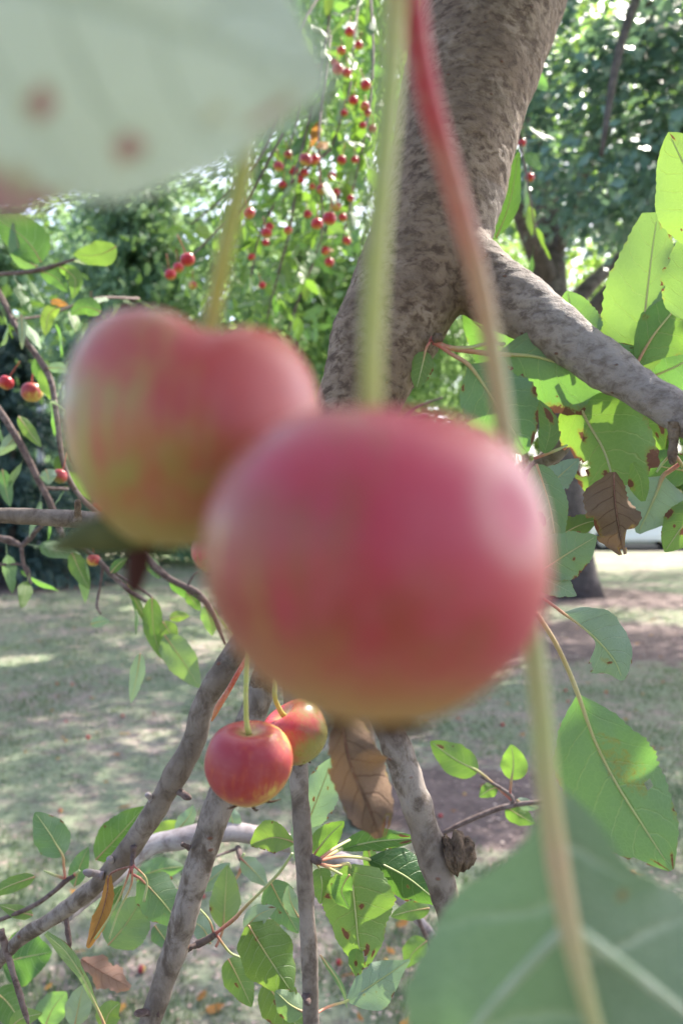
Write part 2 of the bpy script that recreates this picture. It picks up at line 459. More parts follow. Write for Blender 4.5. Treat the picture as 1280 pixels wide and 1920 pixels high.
def leaf_geo(mid, w=None, L=None, Rr=None, d=0.4, dt=0.0, roll=0.0, fold=0.15, wave=0.16, bend=0.0, teeth=18, rows=None, cols=8,
             up=False, bites=(), brown=(), edge=0.38, seed=0, tooth=0.05, curl=0.0):
    """A leaf blade grown along a midrib. mid: pixel points base -> tip; w: width in px or L / Rr half width lists."""
    r = random.Random(seed)
    rows = rows or max(12, teeth * 2 + 1)
    q = catmull([(x, y, 0) for x, y in mid], rows)[:, :2]
    us = np.linspace(0, 1, rows)
    ds = d + dt * us
    tg = np.gradient(q, axis=0); tg /= np.linalg.norm(tg, axis=1)[:, None] + 1e-9
    side = np.stack([-tg[:, 1], tg[:, 0]], 1)
    if L is None:
        base = ovate(us) / _OV * (w / 2.0)
        hl, hr = base * r.uniform(.95, 1.05), base * r.uniform(.95, 1.05)
    else:
        st = np.linspace(0, 1, len(L)); hl = np.interp(us, st, L)
        st = np.linspace(0, 1, len(Rr)); hr = np.interp(us, st, Rr)
        k = np.array([.25, .5, .25])
        for _ in range(3):
            hl[1:-1] = np.convolve(hl, k, 'valid'); hr[1:-1] = np.convolve(hr, k, 'valid')
    hl = np.maximum(hl, .6); hr = np.maximum(hr, .6)
    vv = np.linspace(-1, 1, cols + 1)
    V, UV, BR = [], [], []
    curl = curl or r.uniform(-.12, .2)
    cr = max(0.35, math.cos(roll))
    ph = r.uniform(0, 6.28)
    ctr = [P(q[i][0], q[i][1], ds[i]) for i in range(rows)]
    for i in range(rows):
        c = ctr[i]
        tv = (ctr[min(i + 1, rows - 1)] - ctr[max(i - 1, 0)]).normalized()
        toc = (Vector((0, 0, CAMZ)) - c).normalized()
        N0 = (toc - tv * toc.dot(tv)).normalized()
        S0 = tv.cross(N0)                      # right of travel direction as the camera sees it
        sgn = 1.0
        pr = P(q[i][0] + side[i][0] * 10, q[i][1] + side[i][1] * 10, ds[i]) - c
        if pr.dot(S0) < 0: sgn = -1.0
        ca, sa = math.cos(roll), math.sin(roll)
        S1 = S0 * ca + N0 * sa
        N1 = N0 * ca - S0 * sa
        b = bend * math.sin(PI * us[i])
        for v in vv:
            hw = (hl[i] if v * sgn < 0 else hr[i]) if True else 0
            hw = px(hw, ds[i]) / cr
            e = 1.0
            if abs(v) > .99 and teeth and 0.04 < us[i] < 0.97:
                e += tooth * (.5 if i % 2 else -.5) * r.uniform(.2, 1.3) + 0.03 * math.sin(us[i] * 17 + ph) + .05 * mnoise.noise(Vector((us[i] * 9, seed, v)))
            z = fold * abs(v) * hw + wave * hw * abs(v) ** 2 * math.sin(us[i] * 11 + ph + (v > 0) * 1.7) + b * (0.01) + curl * hw * v * v
            z += 0.05 * hw * mnoise.noise(Vector((us[i] * 5 + seed, v * 2.2, seed * .37)))
            pt = c + S1 * (v * hw * e) - N1 * z
            V.append(pt); UV.append((us[i], 0.5 + 0.5 * v))
            bv = edge * max(0, (abs(v) - 0.8) / 0.2) * (0.5 + 1.1 * abs(mnoise.noise(Vector((us[i] * 6 + seed * 1.3, v, 3.1)))))
            for bb in brown:
                bu, bvv, br = bb[:3]
                dd = math.hypot((us[i] - bu) / br, (v - bvv) / (br * 2.0))
                bv = max(bv, min(bb[3] if len(bb) > 3 else 1.0, 1.35 - dd))
            for (bu, bvv, br) in bites:
                dd = math.hypot((us[i] - bu) / br, (v - bvv) / (br * 2.0))
                if dd < 1.35: bv = max(bv, 1.75 - dd)
            BR.append(max(0.0, bv))
    Fs = []
    nc = cols + 1
    for i in range(rows - 1):
        for k in range(cols):
            uc, vc = (us[i] + us[i + 1]) / 2, (vv[k] + vv[k + 1]) / 2
            dead = False
            for (bu, bvv, br) in bites:
                j = 1 + .25 * mnoise.noise(Vector((uc * 30, vc * 9, seed)))
                if math.hypot((uc - bu) / br, (vc - bvv) / (br * 2.0)) < j: dead = True
            if dead: continue
            a = i * nc + k
            f = (a, a + 1, a + nc + 1, a + nc)
            Fs.append(f if up else f[::-1])
    return np.array([tuple(v) for v in V]), Fs, UV, BR, ctr


ROOT = empty('crabapple_tree', (-0.02, -.72, 0.0))
tag(ROOT, 'grey barked crabapple tree whose thick forked limb crosses the whole picture', 'tree')
ROOT2 = empty('crabapple_tree', (px(690 - 640, 3.5), 3.5, 0.0))
tag(ROOT2, 'crabapple tree behind the thick limb, hung with small red fruit', 'tree')
_seed = [100]


def leaf(mid, w=None, d=0.4, mat='leaf', pet=None, pm=None, pw=7, name='leaf', label=None, parent=None, mr=True, **k):
    _seed[0] += 1
    pm = pm or ('petiole' if pet else 'petiole_green')
    if not pet: pw *= .7
    k.setdefault('seed', _seed[0])
    if d > .25 and d < .5 and k.get('teeth', 18) >= 18 and w != 10:   # nibbled, scorched edges
        rb = random.Random(_seed[0] * 7)
        k['cols'] = 12
        k['bites'] = list(k.get('bites', ())) + [(rb.uniform(.25, .95), rb.choice((-1.0, 1.0)), rb.uniform(.040, .060)) for _ in range(rb.choice((0, 1, 1, 2, 3)))]
        k['brown'] = list(k.get('brown', ())) + [(rb.uniform(.3, .98), rb.choice((-1.0, 1.0, .3)), rb.uniform(.03, .07), rb.uniform(.35, .9)) for _ in range(3)]
    V, Fs, UV, BR, ctr = leaf_geo(mid, w=w, d=d, **k)
    o = add(name, make_mesh(name, V, Fs, UV, {'brown': BR}), M[mat], parent or ROOT)
    if label: o['label'] = label
    # petiole running on into the raised midrib
    if mr:
        pts = []
        dpx = d
        for e in (pet or []):
            x, y = e[:2]; dd = e[2] if len(e) > 2 else dpx
            p = P(x, y, dd); pts.append((p.x, p.y, p.z, px(pw, dd) / 2))
        n = len(ctr)
        for f_, s in ((0.0, 1.0), (0.25, .62), (0.5, .5), (0.75, .36), (0.95, .2)):
            c = ctr[int(f_ * (n - 1))]
            off = (Vector((0, 0, CAMZ)) - c).normalized() * px(pw, d) * 0.12 * s
            c = c + off
            pts.append((c.x, c.y, c.z, px(pw, d) / 2 * s))
        v, f, t = tube(pts, 6 + 4 * len(pts), 7)
        add('petiole', make_mesh('petiole', v, f, None, {'t': t}), M[pm], o)
    return o


def branch(pts, mat='bark_grey', name='branch', n=60, seg=20, rough=.10, rscale=70, parent=None, label=None):
    rb = random.Random(len(pts) * 31 + int(pts[1][0]))
    q = catmull([tuple(p) for p in pts], len(pts) * 4)
    pts = [(x, y, d, w * .92 * (1 + rb.uniform(-.05, .07))) for x, y, d, w in q]
    v, f, t = tube(pxpath(pts), n + 40, seg, rough * 1.2, rscale)
    o = add(name, make_mesh(name, v, f, None, {'t': t}), M[mat], parent or ROOT)
    if label: o['label'] = label
    return o


def twig(pts, mat='twig', name='twig', parent=None, n=None):
    v, f, t = tube(pxpath(pts), n or 6 * len(pts), 8, .12, 260)
    return add(name, make_mesh(name, v, f, None, {'t': t}), M[mat], parent or ROOT)


# ------------------------------------------------------------------ setting: ground, road
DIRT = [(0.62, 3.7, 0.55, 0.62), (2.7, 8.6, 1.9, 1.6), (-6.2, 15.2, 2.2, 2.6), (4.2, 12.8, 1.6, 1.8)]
DIRT_TREE = (px(690 - 640, 3.5), 3.5, .4, .4)


def ground_mat():
    a = NT('lawn_soil')
    oc = a.coord('Object')
    sp = a.n('SeparateXYZ', {0: oc})
    n0 = a.noise(oc, 0.9, 5, 0.62)
    n1 = a.noise(oc, 7.0, 5, 0.65)
    n2 = a.noise(oc, 28.0, 5, 0.7)
    soil = a.mix(a.ss(n2, .3, .7), (0.17, 0.132, 0.118), (0.38, 0.31, 0.28))
    gr = a.mix(a.ss(n2, .3, .7), (0.105, 0.150, 0.088), (0.265, 0.285, 0.195))
    mask = a.ss(a.math('ADD', a.math('MULTIPLY', n0, .5), a.math('MULTIPLY', n1, .5)), .39, .56)
    patch = a.math('ADD', 0.0, 0.0)
    for (x, y, rx, ry) in DIRT:
        dx = a.math('DIVIDE', a.math('SUBTRACT', sp.outputs[0], x), rx)
        dy = a.math('DIVIDE', a.math('SUBTRACT', sp.outputs[1], y), ry)
        rr = a.math('SQRT', a.math('ADD', a.math('MULTIPLY', dx, dx), a.math('MULTIPLY', dy, dy)))
        rr = a.math('ADD', rr, a.math('MULTIPLY', a.math('SUBTRACT', n1, .5), 1.0))
        e_ = a.ss(rr, .75, 1.15)
        mask = a.math('MULTIPLY', mask, e_)
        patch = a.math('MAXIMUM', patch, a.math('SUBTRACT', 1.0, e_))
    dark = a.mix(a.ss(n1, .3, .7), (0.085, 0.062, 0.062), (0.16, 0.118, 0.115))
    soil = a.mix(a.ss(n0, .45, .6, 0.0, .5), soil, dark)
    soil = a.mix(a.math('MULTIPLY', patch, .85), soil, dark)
    col = a.mix(mask, soil, gr)
    return a.done(a.pbsdf(col, .9, .15, a.bump(a.math('ADD', n2, n1), .8, .02)))


gx = np.concatenate([[-400, -150, -60], np.linspace(-26, 26, 105), [60, 150, 400]])
gy = np.concatenate([[-400, -150, -50, -20], np.linspace(-8, 44, 105), [60, 150, 400, 900]])
gv = []
for y in gy:
    for x in gx:
        gv.append((x, y, 0.035 * mnoise.noise(Vector((x * .7, y * .7, 0))) + .02 * mnoise.noise(Vector((x * 2.1, y * 2.1, 4))) if abs(x) < 26 and 0 < y < 26 else 0.0))
nx = len(gx)
gf = np.array([(j * nx + i, j * nx + i + 1, (j + 1) * nx + i + 1, (j + 1) * nx + i) for j in range(len(gy) - 1) for i in range(nx - 1)])
tag(add('ground', make_mesh('ground', gv, gf), ground_mat()), kind='structure')
rv = [(-120, 27.6, .012), (120, 27.6, .012), (120, 33.5, .012), (-120, 33.5, .012)]
tag(add('road', make_mesh('road', rv, [(0, 1, 2, 3)]), plain_mat('asphalt', (0.045, 0.045, 0.048), (0.065, 0.064, 0.066), .85, 8)), kind='structure')


def gz(x, y):
    return (0.035 * mnoise.noise(Vector((x * .7, y * .7, 0))) + .02 * mnoise.noise(Vector((x * 2.1, y * 2.1, 4)))) if abs(x) < 26 and 0 < y < 26 else 0.0


def in_dirt(x, y):
    for (cx, cy, rx, ry) in DIRT:
        if math.hypot((x - cx) / rx, (y - cy) / ry) + .5 * mnoise.noise(Vector((x * 7, y * 7, 0))) < 1.0: return True
    return False


gb_v, gb_t = [], []
for i in range(90000):
    y = 1.9 + 12.0 * random.random() ** 1.5
    x = random.uniform(-.5, .5) * (y + .5)
    pn = mnoise.noise(Vector((x * 1.2, y * 1.2, 9))) + .6 * mnoise.noise(Vector((x * 5, y * 5, 2)))
    if pn < random.uniform(-.55, .25) or in_dirt(x, y): continue
    z = gz(x, y) - .004
    h = random.uniform(.014, .045); a = random.uniform(0, 2 * PI); l = random.uniform(.2, 1.6) * h
    wd = random.uniform(.0015, .0032) * (1 + y * .10)
    b = a + random.uniform(1.2, 1.9)
    gb_v += [(x - math.cos(b) * wd, y - math.sin(b) * wd, z), (x + math.cos(b) * wd, y + math.sin(b) * wd, z),
             (x + math.cos(a) * l, y + math.sin(a) * l, z + h)]
    t = min(1, max(0, .35 + .5 * pn * -1 + random.gauss(0, .25)))
    gb_t += [t, t, t]
gbf = np.arange(len(gb_v)).reshape(-1, 3)
tag(add('grass', make_mesh('grass', gb_v, gbf, None, {'tint': gb_t}, smooth=False), M['grass']),
    'thin patchy mown grass over bare soil', None, None, 'stuff')

lm = {}
lv, lt = [], []
for i in range(10000):                                             # crumbs of dry leaf and thatch among the blades
    y = 1.95 + 11.0 * random.random() ** 1.5
    x = random.uniform(-.5, .5) * (y + .5)
    z = gz(x, y) + .004
    a = random.uniform(0, 6.28); L_ = random.uniform(.004, .014) * (.7 + .14 * y); w_ = L_ * random.uniform(.25, .6)
    ca, sa = math.cos(a), math.sin(a)
    for (p, q, h) in ((-1, 0, 0), (0, -1, random.uniform(0, .8)), (1, 0, random.uniform(0, .5)), (0, 1, random.uniform(0, .8))):
        lv.append((x + ca * p * L_ - sa * q * w_, y + sa * p * L_ + ca * q * w_, z + h * w_))
    lt += [random.random() ** 1.5] * 4
li = np.arange(10000) * 4
lf = np.concatenate([np.stack([li, li + 1, li + 2], 1), np.stack([li, li + 2, li + 3], 1)])
M['crumbs'] = far_leaf_mat('dry_leaf_crumbs', (0.36, 0.25, 0.22), (0.56, 0.46, 0.40), (0.3, 0.2, 0.12), 0.1, .8, .2)
tag(add('leaf_litter', make_mesh('leaf_litter', lv, lf, None, {'tint': lt}, smooth=False), M['crumbs']), 'pinkish tan crumbs of dry leaf scattered over the lawn', None, None, 'stuff')

# ------------------------------------------------------------------ background trees
GAPS = []                                                         # (point, radius): rays of sun that reach the twigs


def gap_filter(c):
    keep = np.ones(len(c), bool)
    s = np.array(S)
    for p, r in GAPS:
        rel = c - np.array(p)
        t = rel @ s
        dist = np.linalg.norm(rel - t[:, None] * s, axis=1)
        keep &= ~((t > 0) & (dist < r * (1 + 0.02 * np.maximum(t, 0))))
    return keep


def rhombi(c, size, up=0.6, aspect=.55, stretch=None, nb=None):
    """small two-triangle leaves: c (n,3) centres, size (n,)"""
    n = len(c)
    nr = rng.normal(size=(n, 3)); nr[:, 2] = np.abs(nr[:, 2]) + up
    if nb is not None: nr = nr + nb                               # leaves turn outwards, to the light
    nr /= np.linalg.norm(nr, axis=1)[:, None]
    ax = rng.normal(size=(n, 3)) if stretch is None else stretch + rng.normal(size=(n, 3)) * .35
    ax -= nr * np.sum(ax * nr, 1)[:, None]
    ax /= np.linalg.norm(ax, axis=1)[:, None] + 1e-9
    sd = np.cross(nr, ax)
    s = size[:, None]
    fold = nr * s * .12
    base = c - ax * s * .5; tip = c + ax * s * .5
    l = c + sd * s * aspect * .5 - ax * s * .08 - fold; r_ = c - sd * s * aspect * .5 - ax * s * .08 - fold
    v = np.stack([base, r_, tip, l], 1).reshape(-1, 3)
    i = np.arange(n) * 4
    f = np.concatenate([np.stack([i, i + 1, i + 2], 1), np.stack([i, i + 2, i + 3], 1)])
    return v, f


def crown_pts(ells, ncl, per, spread, flat=.55, shell=.55):
    """clumps through ellipsoids: list (cx,cy,cz,rx,ry,rz,weight)"""
    out, tint = [], []
    wt = np.array([e[6] for e in ells]); wt = wt / wt.sum()
    for e, w in zip(ells, wt):
        k = max(1, int(ncl * w))
        dirs = rng.normal(size=(k, 3)); dirs /= np.linalg.norm(dirs, axis=1)[:, None]
        rad = shell + (1 - shell) * rng.random(k) ** .6
        rad = np.where(rng.random(k) < .3, rad * rng.random(k), rad)
        cl = np.array(e[:3]) + dirs * rad[:, None] * np.array(e[3:6])
        sp = spread * rng.uniform(.5, 1.4, size=(k, 1, 1))
        pts = cl[:, None, :] + rng.normal(size=(k, per, 3)) * sp * np.array([1, 1, flat])
        out.append(pts.reshape(-1, 3))
        tint.append(np.repeat(rng.random(k), per) * .6 + rng.random(k * per) * .4)
    return np.vstack(out), np.concatenate(tint)


def crown(name, ells, ncl, per, spread, size, mat, parent, flat=.55, up=.6, aspect=.6, gaps=True):
    c, t = crown_pts(ells, ncl, per, spread, flat)
    keep = c[:, 2] > .15
    if parent.name.startswith('shade_tree') and name == 'crown':      # light break in the crown, above the blue green bough
        keep &= ~((np.abs(c[:, 0] - 4.7) < 1.5) & (np.abs(c[:, 1] - 12.5) < 4.2) & (rng.random(len(c)) < .8))
    if gaps: keep &= gap_filter(c)
    # stay out of the camera's own neighbourhood
    keep &= ~((np.abs(c[:, 0]) < 1.5) & (c[:, 1] < 2.6) & (c[:, 1] > -2) & (c[:, 2] < 3.2))
    c, t = c[keep], t[keep]
    nb = c - np.array([sum(e[k] * e[6] for e in ells) / sum(e[6] for e in ells) for k in (0, 1, 2)])
    nb = nb / (np.linalg.norm(nb, axis=1)[:, None] + .01) * 1.1
    v, f = rhombi(c, size * rng.uniform(.6, 1.3, len(c)), up, aspect, None, nb)
    return add(name, make_mesh(name, v, f, None, {'tint': np.repeat(t, 4)}, smooth=False), M[mat], parent)


def wood(parent, segs, mat='far_bark', name='trunk', rough=.08):
    parts = [tube([(x, y, z, r) for x, y, z, r in s], 26, 12, rough, 2.2) for s in segs]
    v, f, t = join(parts)
    return add(name, make_mesh(name, v, f, None, {'t': t}), M[mat], parent)


# sun shafts that fall between the leaves of the shade tree on to the twigs
GAPS += [(P(960, 540, .47), .03), (P(1080, 640, .45), .03), (P(1180, 700, .43), .025), (P(1100, 830, .44), .14), (P(900, 720, .44), .05), (P(1260, 320, .36), .06), (P(1200, 560, .45), .09),
         (P(520, 1590, .42), .035), (P(960, 1440, .6), .07), (P(800, 1500, .36), .05), (P(1240, 760, .4), .06),
         (P(120, 1780, .4), .03), (P(300, 1680, .45), .03), (P(150, 955, .42), .04), (P(620, 100, 1.6), .26), (P(620, 380, 1.5), .16), (P(640, 240, 1.6), .2),
         (P(960, 300, 1.2), .12), (P(640, 1560, .42), .04), (P(470, 1640, .5), .02), (P(250, 450, .9), .05),
         (P(400, 1210, 8.2), .22), (P(40, 1235, 7.4), .2), (P(440, 1180, 9.5), .2), (P(280, 1135, 11.5), .25), (P(1240, 1850, 2.3), .16),
         (P(1150, 50, 10), .3), (P(1250, 110, 9), .25), (P(1010, 40, 9), .2), (P(1190, 230, 8), .15), (P(1080, 150, 8), .12)]

t1 = empty('shade_tree', (3.66, 12.7, 0))
tag(t1, 'big shade tree with a dark grey trunk on the lawn, under the right branch', 'tree')
wood(t1, [[(3.72, 12.7, -.1, .46), (3.66, 12.7, .35, .37), (3.55, 12.7, 1.2, .33), (3.35, 12.7, 3.2, .30), (3.25, 12.6, 5.2, .27), (3.0, 12.4, 7.5, .2), (2.7, 12, 10.5, .1)]])
for s in ([(3.3, 12.7, 3.9, .2), (4.0, 12.2, 4.6, .15), (4.9, 11.4, 5.8, .11), (5.6, 10.6, 7.4, .07)],
          [(3.3, 12.7, 4.2, .18), (4.2, 13, 5.2, .12), (6, 13, 6.6, .08), (8, 12.5, 7.6, .05)],
          [(3.25, 12.6, 4.9, .18), (2.2, 11, 6.1, .12), (0.8, 9, 7.6, .08), (-1, 7.6, 8.8, .05)],
          [(4.05, 12.2, 4.6, .10), (4.2, 11.8, 5.4, .07), (4.0, 11.2, 6.8, .05)],
          [(3.3, 12.7, 5.2, .12), (3.6, 10.4, 7.0, .1), (3.8, 7.6, 7.8, .07), (4.0, 5.2, 8.4, .05)],
          [(2.6, 7.6, 9.0, .07), (2.7, 6.9, 6.6, .045), (2.2, 6.4, 5.0, .035), (2.0, 6.2, 4.1, .02)]):
    wood(t1, [s], name='bough')
crown('crown', [(3.6, 13.0, 10.8, 7.2, 6.0, 2.6, 1.0), (-1.5, 17.5, 11.6, 4.5, 4.2, 2.0, .30), (4.0, 5.2, 8.8, 3.4, 3.0, 1.6, .30), (1.6, 8.6, 9.6, 3.6, 3.2, 1.8, .30)], 3700, 22, .42, .15, 'maple', t1)
crown('leafy_bough', [(3.4, 8.0, 5.1, 2.1, 1.3, 1.0, 1.0), (2.6, 7.6, 5.6, 1.0, 1.2, .5, .4), (4.6, 9.5, 5.2, 2.0, 1.4, 1.0, .7)], 350, 24, .25, .16, 'bluegreen', t1, flat=.3, up=.7)

crown('sunlit_bough', [(3.4, 10.2, 7.2, 1.6, 1.0, .8, 1.0)], 60, 20, .3, .15, 'sunny', t1, flat=.4, up=1.0)
t2 = empty('sunlit_tree', (10.0, 20, 0))
tag(t2, 'sunny yellow green tree behind the shade tree', 'tree')
wood(t2, [[(10.0, 20, -.1, .35), (9.8, 20, 3, .28), (9.0, 20, 7, .2), (8.0, 20, 11, .08)]])
crown('crown', [(7.2, 20, 10, 4.5, 3.0, 4.6, 1.0), (10.5, 21, 7.5, 3.0, 2.5, 3.2, .4)], 520, 16, .5, .22, 'sunny', t2)

t3 = empty('spruce_tree', (-6.3, 15.2, 0))
tag(t3, 'dark blue green spruce with branches down to the mulch', 'tree')
wood(t3, [[(-6.3, 15.2, -.1, .20), (-6.3, 15.2, 2.5, .13), (-6.3, 15.2, 5.0, .03)]])
sc, sa = [], []
for k in range(420):
    h = .25 + 4.6 * random.random() ** 1.1
    a = random.uniform(0, 2 * PI)
    Lb = (2.35 * (1 - h / 5.1) + .15) * random.uniform(.7, 1.08)
    for j in range(34):
        s = (j + random.random()) / 34
        r_ = Lb * s
        dz = -.38 * r_ * (1 - .25 * s) + .1
        sc.append((-6.3 + r_ * math.cos(a) + random.gauss(0, .07), 15.2 + r_ * math.sin(a) + random.gauss(0, .07), max(.08, h + dz + random.gauss(0, .05))))
        sa.append((math.cos(a), math.sin(a), -.5 + random.gauss(0, .3)))
sc = np.array(sc); sa = np.array(sa)
v, f = rhombi(sc, .2 * rng.uniform(.6, 1.3, len(sc)), .6, .28, sa, sa * np.array([1.2, 1.2, 0]))
add('crown', make_mesh('crown', v, f, None, {'tint': np.repeat(rng.random(len(sc)), 4)}, smooth=False), M['spruce'], t3)

t4 = empty('cedar_tree', (-5.6, 22, 0))
tag(t4, 'pale grey green feathery conifer standing behind the dark spruce', 'tree')
wood(t4, [[(-5.6, 22, -.1, .3), (-5.6, 22, 5, .2), (-5.6, 22, 10, .05)]])
sc, sa = [], []
for k in range(850):
    h = .6 + 11.5 * random.random() ** 1.1
    a = random.uniform(0, 2 * PI)
    Lb = (4.4 * (1 - h / 12.6) ** .7 + .2) * random.uniform(.45, 1.05)
    for j in range(26):
        s = ((j + random.random()) / 26) ** .7
        r_ = Lb * s
        sc.append((-5.6 + r_ * math.cos(a) + random.gauss(0, .16), 22 + r_ * math.sin(a) + random.gauss(0, .16), max(.2, h - .12 * r_ - random.random() * .5)))
        sa.append((math.cos(a) * .5, math.sin(a) * .5, -1.0))
sc = np.array(sc); sa = np.array(sa)
v, f = rhombi(sc, .36 * rng.uniform(.5, 1.3, len(sc)), .3, .35, sa, sa * np.array([2.4, 2.4, 0]))
add('crown', make_mesh('crown', v, f, None, {'tint': np.repeat(rng.random(len(sc)), 4)}, smooth=False), M['cedar'], t4)

t5 = empty('leafy_tree', (-1.2, 21, 0))
tag(t5, 'leafy green tree far behind the red fruited twigs', 'tree')
wood(t5, [[(-1.2, 21, -.1, .3), (-1.2, 21, 4, .22), (-1.1, 21, 9, .06)]])
crown('crown', [(-1.0, 21, 7.4, 4.2, 3.0, 6.2, 1.0), (2.4, 23, 6.5, 3.4, 2.5, 5.6, .6)], 1500, 16, .45, .25, 'pale', t5)

HZ = [(-13, 31, 12, 'cedar'), (-21, 40, 10, 'sunny'), (-14.5, 44, 12, 'shrub'), (-8.5, 41, 12, 'cedar'), (-2, 44, 12, 'sunny'), (4, 41, 11, 'shrub'), (10, 44, 12, 'shrub'), (16, 40, 11, 'sunny'), (22, 43, 10, 'shrub')]
for i, (x, y, h, m) in enumerate(HZ):
    t = empty('distant_tree', (x, y, 0))
    tag(t, {'sunny': 'bright yellow green tree in the row across the road', 'shrub': 'mid green broad tree in the row across the road', 'cedar': 'pale sea green tree rising above the dark spruce', 'maple': 'dark green tree in the row across the road'}[m], 'tree', 'trees across the road')
    wood(t, [[(x, y, -.1, .3), (x, y, h * .6, .2), (x, y, h * 1.2, .05)]])
    crown('crown', [(x, y, h * .85, 5.0, 3.2, h * .72, 1.0), (x + 1.5, y - 2.0, 1.6, 4.4, 1.5, 1.8, .25)], 620, 16, .6, .46, m, t, gaps=False)


# ------------------------------------------------------------------ parked cars, post
def boxes(bs):
    V, Fc = [], []
    for (x0, y0, z0, x1, y1, z1, tx) in bs:
        b = len(V)
        V += [(x0, y0, z0), (x1, y0, z0), (x1, y1, z0), (x0, y1, z0), (x0 + tx, y0 + tx * .4, z1), (x1 - tx, y0 + tx * .4, z1), (x1 - tx, y1 - tx * .4, z1), (x0 + tx, y1 - tx * .4, z1)]
        Fc += [(b, b + 3, b + 2, b + 1), (b + 4, b + 5, b + 6, b + 7), (b, b + 1, b + 5, b + 4), (b + 1, b + 2, b + 6, b + 5), (b + 2, b + 3, b + 7, b + 6), (b + 3, b, b + 4, b + 7)]
    return V, Fc


paint = plain_mat('white_car_paint', (0.78, 0.78, 0.79), (0.8, 0.8, 0.8), .25, 5, .5, 0)
glassm = plain_mat('car_glass', (0.02, 0.025, 0.03), (0.03, 0.035, 0.04), .08, 5, .6, 0)
rubber = plain_mat('tyre_rubber', (0.02, 0.02, 0.02), (0.03, 0.03, 0.03), .8, 30, .3)
rimm = plain_mat('wheel_rim', (0.4, 0.4, 0.42), (0.5, 0.5, 0.5), .35, 30, .5, 0, .8)
lampm = plain_mat('lamp_lens', (0.5, 0.05, 0.04), (0.6, 0.06, 0.05), .2, 30, .5, 0)


def car(x, label):
    c = empty('parked_car', (x, 29.2, 0.012))
    tag(c, label, 'car', 'white cars parked on the road')
    # body from a side profile, bevelled by an inset roof
    prof = [(-2.2, .32), (-2.25, .62), (-2.15, .9), (-1.5, .98), (-.9, 1.42), (.6, 1.45), (1.35, 1.0), (2.1, .86), (2.25, .6), (2.2, .32)]
    V, n = [], len(prof)
    for s, k in ((-.86, 1), (-.78, .0), (.78, .0), (.86, 1)):
        for (a, b) in prof:
            zz = b
            yy = s if b < 1.0 else s * .82
            V.append((a, yy, zz))
    Fc = []
    for j in range(3):
        for i in range(n):
            Fc.append((j * n + i, j * n + (i + 1) % n, (j + 1) * n + (i + 1) % n, (j + 1) * n + i))
    Fc.append(tuple(range(n - 1, -1, -1))); Fc.append(tuple(3 * n + i for i in range(n)))
    add('body', make_mesh('body', V, Fc, smooth=False), paint, c, (0, 0, 0))
    for (a, b) in ((-1.15, -.35), (-.27, .5)):
        v, f = boxes([(a, -.87, 1.0, b, -.80, 1.36, .12)])
        add('window', make_mesh('window', v, f, smooth=False), glassm, c, (0, 0, 0))
    for a in (-1.4, 1.4):
        for s in (-.8, .8):
            v, f, t = tube([(a, s - .1, .33, .33), (a, s + .1, .33, .33)], 3, 20)
            w = add('wheel', make_mesh('wheel', v, f, smooth=False), rubber, c, (0, 0, 0))
            v, f, t = tube([(a, s - .115, .33, .2), (a, s + .115, .33, .2)], 2, 16)
            o = add('rim', make_mesh('rim', v, f, smooth=False), rimm, w, (0, 0, 0))
    v, f = boxes([(-2.27, -.75, .66, -2.17, -.45, .8, .01)])
    add('tail_light', make_mesh('tail_light', v, f, smooth=False), lampm, c, (0, 0, 0))


car(10.6, 'white car parked across the lawn beneath the brown curled leaf')
car(-10.4, 'white car parked across the lawn beneath the thin horizontal branch')
post = empty('post', P(77, 1010, 17) * 1.0)
post.location.z = 0
tag(post, 'pale upright post standing between the spruce branches', 'post')
v, f, t = tube([(0, 0, -.05, .075), (0, 0, 3.9, .07)], 8, 12)
add('shaft', make_mesh('shaft', v, f), plain_mat('pale_post', (0.55, 0.53, 0.6), (0.66, 0.64, 0.7), .5, 20), post, (0, 0, 0))
v, f, t = tube([(0, 0, 3.9, .09), (0, 0, 3.98, .09), (0, 0, 4.03, .03)], 6, 12)
add('cap', make_mesh('cap', v, f), M['far_bark'], post, (0, 0, 0))

# ------------------------------------------------------------------ the near crabapple: limb, branches
LIMB = pxpath([(985, -330, .72, 330), (950, -150, .66, 300), (922, 0, .60, 268), (865, 200, .55, 240), (822, 400, .51, 222), (775, 520, .49, 214), (722, 630, .475, 196),
               (668, 760, .46, 156), (625, 880, .45, 132), (585, 1000, .44, 112), (560, 1110, .43, 96)])
RB = pxpath([(800, 440, .50, 160), (880, 512, .485, 142), (960, 566, .47, 122), (1060, 634, .45, 101), (1160, 704, .43, 88), (1280, 780, .405, 76), (1420, 866, .38, 70), (1700, 1000, .33, 50)])
parts = [tube(LIMB, 70, 28), tube(RB, 60, 22),
         tube(pxpath([(590, 990, .44, 90), (520, 1120, .43, 66), (460, 1200, .425, 54), (425, 1248, .42, 48)]), 20, 18),
         tube(pxpath([(590, 990, .44, 90), (560, 1110, .425, 70), (520, 1210, .41, 58), (488, 1300, .405, 52)]), 20, 18),
         tube(pxpath([(595, 980, .44, 90), (610, 1110, .41, 76), (655, 1215, .38, 66), (700, 1300, .365, 60)]), 20, 18)]
v, f, t = join(parts)
raw = bpy.data.objects.new('limb_raw', make_mesh('limb_raw', v, f))
COL.objects.link(raw)
md = raw.modifiers.new('r', 'REMESH'); md.mode = 'VOXEL'; md.voxel_size = .0022; md.use_smooth_shade = True
sm = raw.modifiers.new('s', 'SMOOTH'); sm.factor = .5; sm.iterations = 14
dg = bpy.context.evaluated_depsgraph_get()
me = bpy.data.meshes.new_from_object(raw.evaluated_get(dg))
bpy.data.objects.remove(raw)
nv_ = len(me.vertices)
co = np.zeros(nv_ * 3, np.float32); me.vertices.foreach_get('co', co); co = co.reshape(-1, 3)
